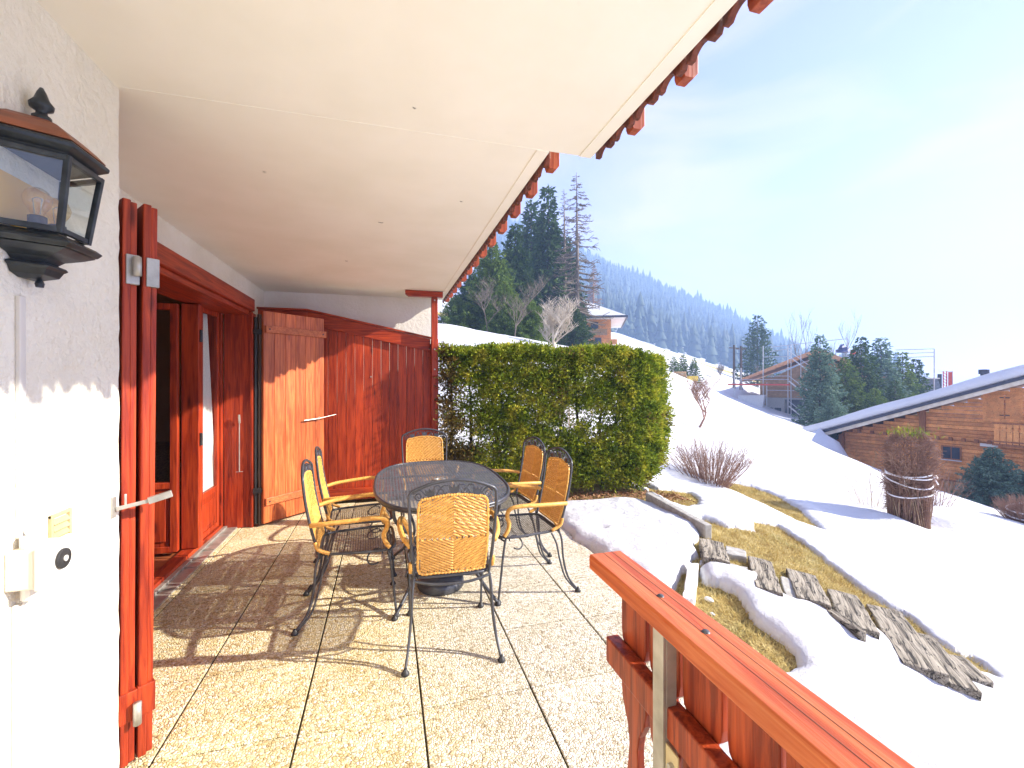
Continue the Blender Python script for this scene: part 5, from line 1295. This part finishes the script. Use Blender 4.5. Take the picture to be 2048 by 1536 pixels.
poly(MB(), [(1480,880),(1482,793),(1533,791),(1520,880)], -2.2, -.5).build('retaining_wall', m_concw, st)
sc_ = thing('scaffolding', 'steel scaffolding with diagonal stairs round the half built chalet', 'scaffolding', tuple(M @ Vector((0,-2,0))))
def tb_(pts, r=.045, y=-1.8): return MB().tube([M @ Vector((X_(u), y+(p[2] if len(p) > 2 else 0), Z_(v))) for p in pts for (u, v) in [p[:2]]], r, 5)
for (u, a, b) in ((1474,740,800),(1487,735,790),(1530,690,800),(1578,690,845),(1584,690,845),(1603,695,790),(1537,765,845),(1860,706,790),(1694,682,700),(1615,690,700)):
    tb_([(u,a),(u,b)]).build('standard', m_scaf, sc_)
for pts in ([(1530,713),(1584,713)],[(1545,693),(1610,688)],[(1542,702),(1585,697)],[(1470,768),(1580,770)],[(1478,759),(1580,759)],[(1540,752),(1580,752)],[(1537,781),(1590,781)],[(1610,688),(1694,682)],[(1785,706),(1860,706)],[(1785,713),(1860,712)],[(1790,720),(1860,719)]):
    tb_(pts, .035).build('ledger', m_scaf, sc_)
for k in range(3):
    v0_ = 712+k*50; pts = [(1580,v0_),(1626,v0_+37)] if k < 2 else [(1580,812),(1626,848)]
    mb = MB(); mb.bar(M @ Vector((X_(pts[0][0]),-2.0,Z_(pts[0][1]))), M @ Vector((X_(pts[1][0]),-2.0,Z_(pts[1][1]))), .5, .10); mb.build('stair', m_scaf, sc_)
    tb_([(1580,v0_-10),(1626,v0_+25)], .03, -2.3).build('stair_rail', m_scaf, sc_)
bd_ = MB(); bd_.box((X_(1462),-2.1,Z_(771)),(X_(1582),-1.5,Z_(768)),M); bd_.build('deck', m_redp, sc_)
# roofer's tarp, yellow machine parts, crane bits, slate turret
def lump(name, label, cat, mat, u, v, d, sx, sy, sz, seed):
    p = W(u, v, d); rr = random.Random(seed); mb = MB(); n1, n2_ = 8, 5; vs = []
    for j in range(n2_+1):
        for i in range(n1):
            a = 2*math.pi*i/n1; t_ = math.pi/2*j/n2_; k = rr.uniform(.75, 1.2); vs.append((sx*math.cos(a)*math.cos(t_)*k, sy*math.sin(a)*math.cos(t_)*k, sz*math.sin(t_)*k))
    fs = [(j*n1+i, j*n1+(i+1) % n1, (j+1)*n1+(i+1) % n1, (j+1)*n1+i) for j in range(n2_) for i in range(n1)]; mb.add(vs, fs)
    o = mb.build(name, mat); o.location = p; return tag(o, label, cat)
lump('tarpaulin', 'dark blue tarpaulin heap on the unfinished roof', 'tarpaulin', m_blue, 1686, 705, 43, .85, .5, .75, 1)
lump('tarpaulin', 'orange sheet on the unfinished roof right of the blue tarpaulin', 'tarpaulin', m_redp, 1706, 708, 43, .35, .3, .35, 2)
M2, X2, Z2 = frontal(1860, 780, 40)
tu = thing('slate_turret', 'grey slate clad roof dormer rising behind the snowy chalet roof', 'roof turret', tuple(M2.translation))
MB().add([M2 @ Vector(p) for p in ((X2(1836),0,Z2(800)),(X2(1890),0,Z2(800)),(X2(1876),.3,Z2(758)),(X2(1845),.3,Z2(758)),(X2(1836),2,Z2(800)),(X2(1890),2,Z2(800)),(X2(1876),1.7,Z2(758)),(X2(1845),1.7,Z2(758)))],[(0,1,2,3),(4,7,6,5),(1,5,6,2),(0,3,7,4),(3,2,6,7)]).build('slates', m_slate, tu)
MB().box((X2(1843),.2,Z2(758)),(X2(1880),1.8,Z2(755.5)),M2).build('cap', m_concw, tu)
MB().box((X2(1875),.5,Z2(790)),(X2(1884),1.5,Z2(748)),M2).build('chimney', m_black, tu)
cr = thing('site_hoist', 'red and white lattice hoist beside the slate turret', 'hoist', tuple(M2 @ Vector((X2(1893),0,0))))
mb = MB(); 
for u in (1887, 1894): mb.bar(M2 @ Vector((X2(u),1,Z2(790))), M2 @ Vector((X2(u),1,Z2(742))), .06)
for k in range(7): mb.bar(M2 @ Vector((X2(1887),1,Z2(744+k*6))), M2 @ Vector((X2(1894),1,Z2(750+k*6))), .05)
mb.box((X2(1897),.9,Z2(772)),(X2(1905),1.1,Z2(744)),M2); mb.build('lattice', m_redp, cr)
mb = MB(); mb.bar(M2 @ Vector((X2(1906),1,Z2(790))), M2 @ Vector((X2(1906),1,Z2(742))), .05); mb.bar(M2 @ Vector((X2(1878),1,Z2(742))), M2 @ Vector((X2(1906),1,Z2(743))), .04); mb.build('guard_rail', m_scaf, cr)
M3, X3, Z3 = frontal(1385, 770, 30)
ys_ = thing('timber_stack', 'stack of pale planks with yellow panels on the snow beyond the hedge', 'planks', tuple(M3.translation))
mb = MB()
for k in range(3): mb.box((X3(1348),-.2+k*.01,Z3(757-k*5)),(X3(1372),1.2,Z3(753-k*5)),M3)
mb.build('planks', m_logl, ys_); MB().box((X3(1374),-.1,Z3(762)),(X3(1396),.8,Z3(752)),M3).build('panel', m_yel, ys_)
o = MB().box((X3(1415),1,Z3(796)),(X3(1440),3,Z3(787)),M3).build('formwork_panel', m_yel); tag(o, 'low yellow formwork panel half buried in snow near the retaining wall', 'panel')
for (u, vt_, lb) in ((1468,690,'left dark wooden utility pole with a crossarm beside the building site'),(1482,692,'right wooden utility pole beside the scaffolding')):
    b = onground(u, 52); h_ = ht(b, u, vt_); pl = thing('utility_pole', lb, 'pole', b); MB().tube([b, (b[0],b[1],b[2]+h_)], [.16,.11], 8).build('pole', m_barkd, pl); MB().bar((b[0]-.7,b[1],b[2]+h_-.35),(b[0]+.7,b[1],b[2]+h_-.35),.1).build('crossarm', m_barkd, pl)

# ---------------------------------------------------------------- chalet above the larches
M, X_, Z_ = frontal(1190, 692, 58)
hc = thing('hillside_chalet', 'old wooden chalet with broad snowy hipped roof on the slope above the hedge', 'house', tuple(M.translation))
poly(MB(), [(1120,700),(1222,700),(1222,636),(1120,636)], 0, 8).build('wall', m_logx, hc)
V_ = lambda u, v, y: tuple(M @ Vector((X_(u), y, Z_(v))))
MB().add([V_(1085,634,-2.5),V_(1250,637,-2.5),V_(1250,637,10),V_(1085,634,10),V_(1163,592,2.5),V_(1150,592,5),V_(1085,637,-2.5),V_(1250,640,-2.5),V_(1250,640,10),V_(1085,637,10)],[(0,1,4),(1,2,5,4),(2,3,5),(3,0,4,5),(6,9,8,7),(0,6,7,1),(1,7,8,2)]).build('roof', m_snow, hc)
MB().box((X_(1085),-2.62,Z_(641)),(X_(1252),-2.48,Z_(637)),M).build('gutter', m_roofd, hc); MB().box((X_(1250),-2.62,Z_(641.5)),(X_(1253),10,Z_(637.5)),M).build('gutter', m_roofd, hc)
MB().box((X_(1150),-1.2,Z_(672)),(X_(1214),-1.0,Z_(660)),M).build('balcony', m_logl, hc)
MB().box((X_(1205),-1.6,Z_(691)),(X_(1233),-1.4,Z_(681)),M).build('balcony', m_logx, hc)
for (a, b, c_, d_) in ((1182,645,1196,657),(1160,645,1172,657),(1190,676,1202,690)):
    w_ = MB().box((X_(a)-.08,-.08,Z_(d_)-.08),(X_(c_)+.08,-.02,Z_(b)+.08),M).build('window', m_logl, hc); MB().box((X_(a),-.11,Z_(d_)),(X_(c_),-.081,Z_(b)),M).build('pane', m_dglass, w_)
cp2 = MB(); poly(cp2, [(1176,618),(1196,620),(1192,614),(1186,611),(1180,613)], .2, 1.0); cp2.build('eyebrow_dormer', m_logx, hc)
M, X_, Z_ = frontal(1268, 700, 62)
sh_ = thing('snowy_hut', 'tiny snow roofed hut on the slope right of the hillside chalet', 'hut', tuple(M.translation))
poly(MB(), [(1254,706),(1270,706),(1270,694),(1263,690),(1254,694)], 0, 3).build('wall', m_slate, sh_); poly(MB(), [(1240,703),(1242,700),(1262,687),(1275,698),(1270,698),(1262,690)], -.4, 3.2).build('roof', m_snow, sh_)

# ---------------------------------------------------------------- air
HZ = MB().box((-700,-700,-60),(1000,1000,190)).build('haze', bpy.data.materials.new('haze_air')); tag(HZ, 'pale blue winter haze filling the valley air', 'haze', kind='stuff')
hm_ = HZ.data.materials[0]; hm_.use_nodes = True; nt = hm_.node_tree; nt.nodes.clear(); oo = nt.nodes.new('ShaderNodeOutputMaterial'); pv = nt.nodes.new('ShaderNodeVolumePrincipled')
pv.inputs['Density'].default_value = .0015; pv.inputs['Color'].default_value = (.40,.60,1,1); pv.inputs['Anisotropy'].default_value = .2
nt.links.new(pv.outputs[0], oo.inputs['Volume'])
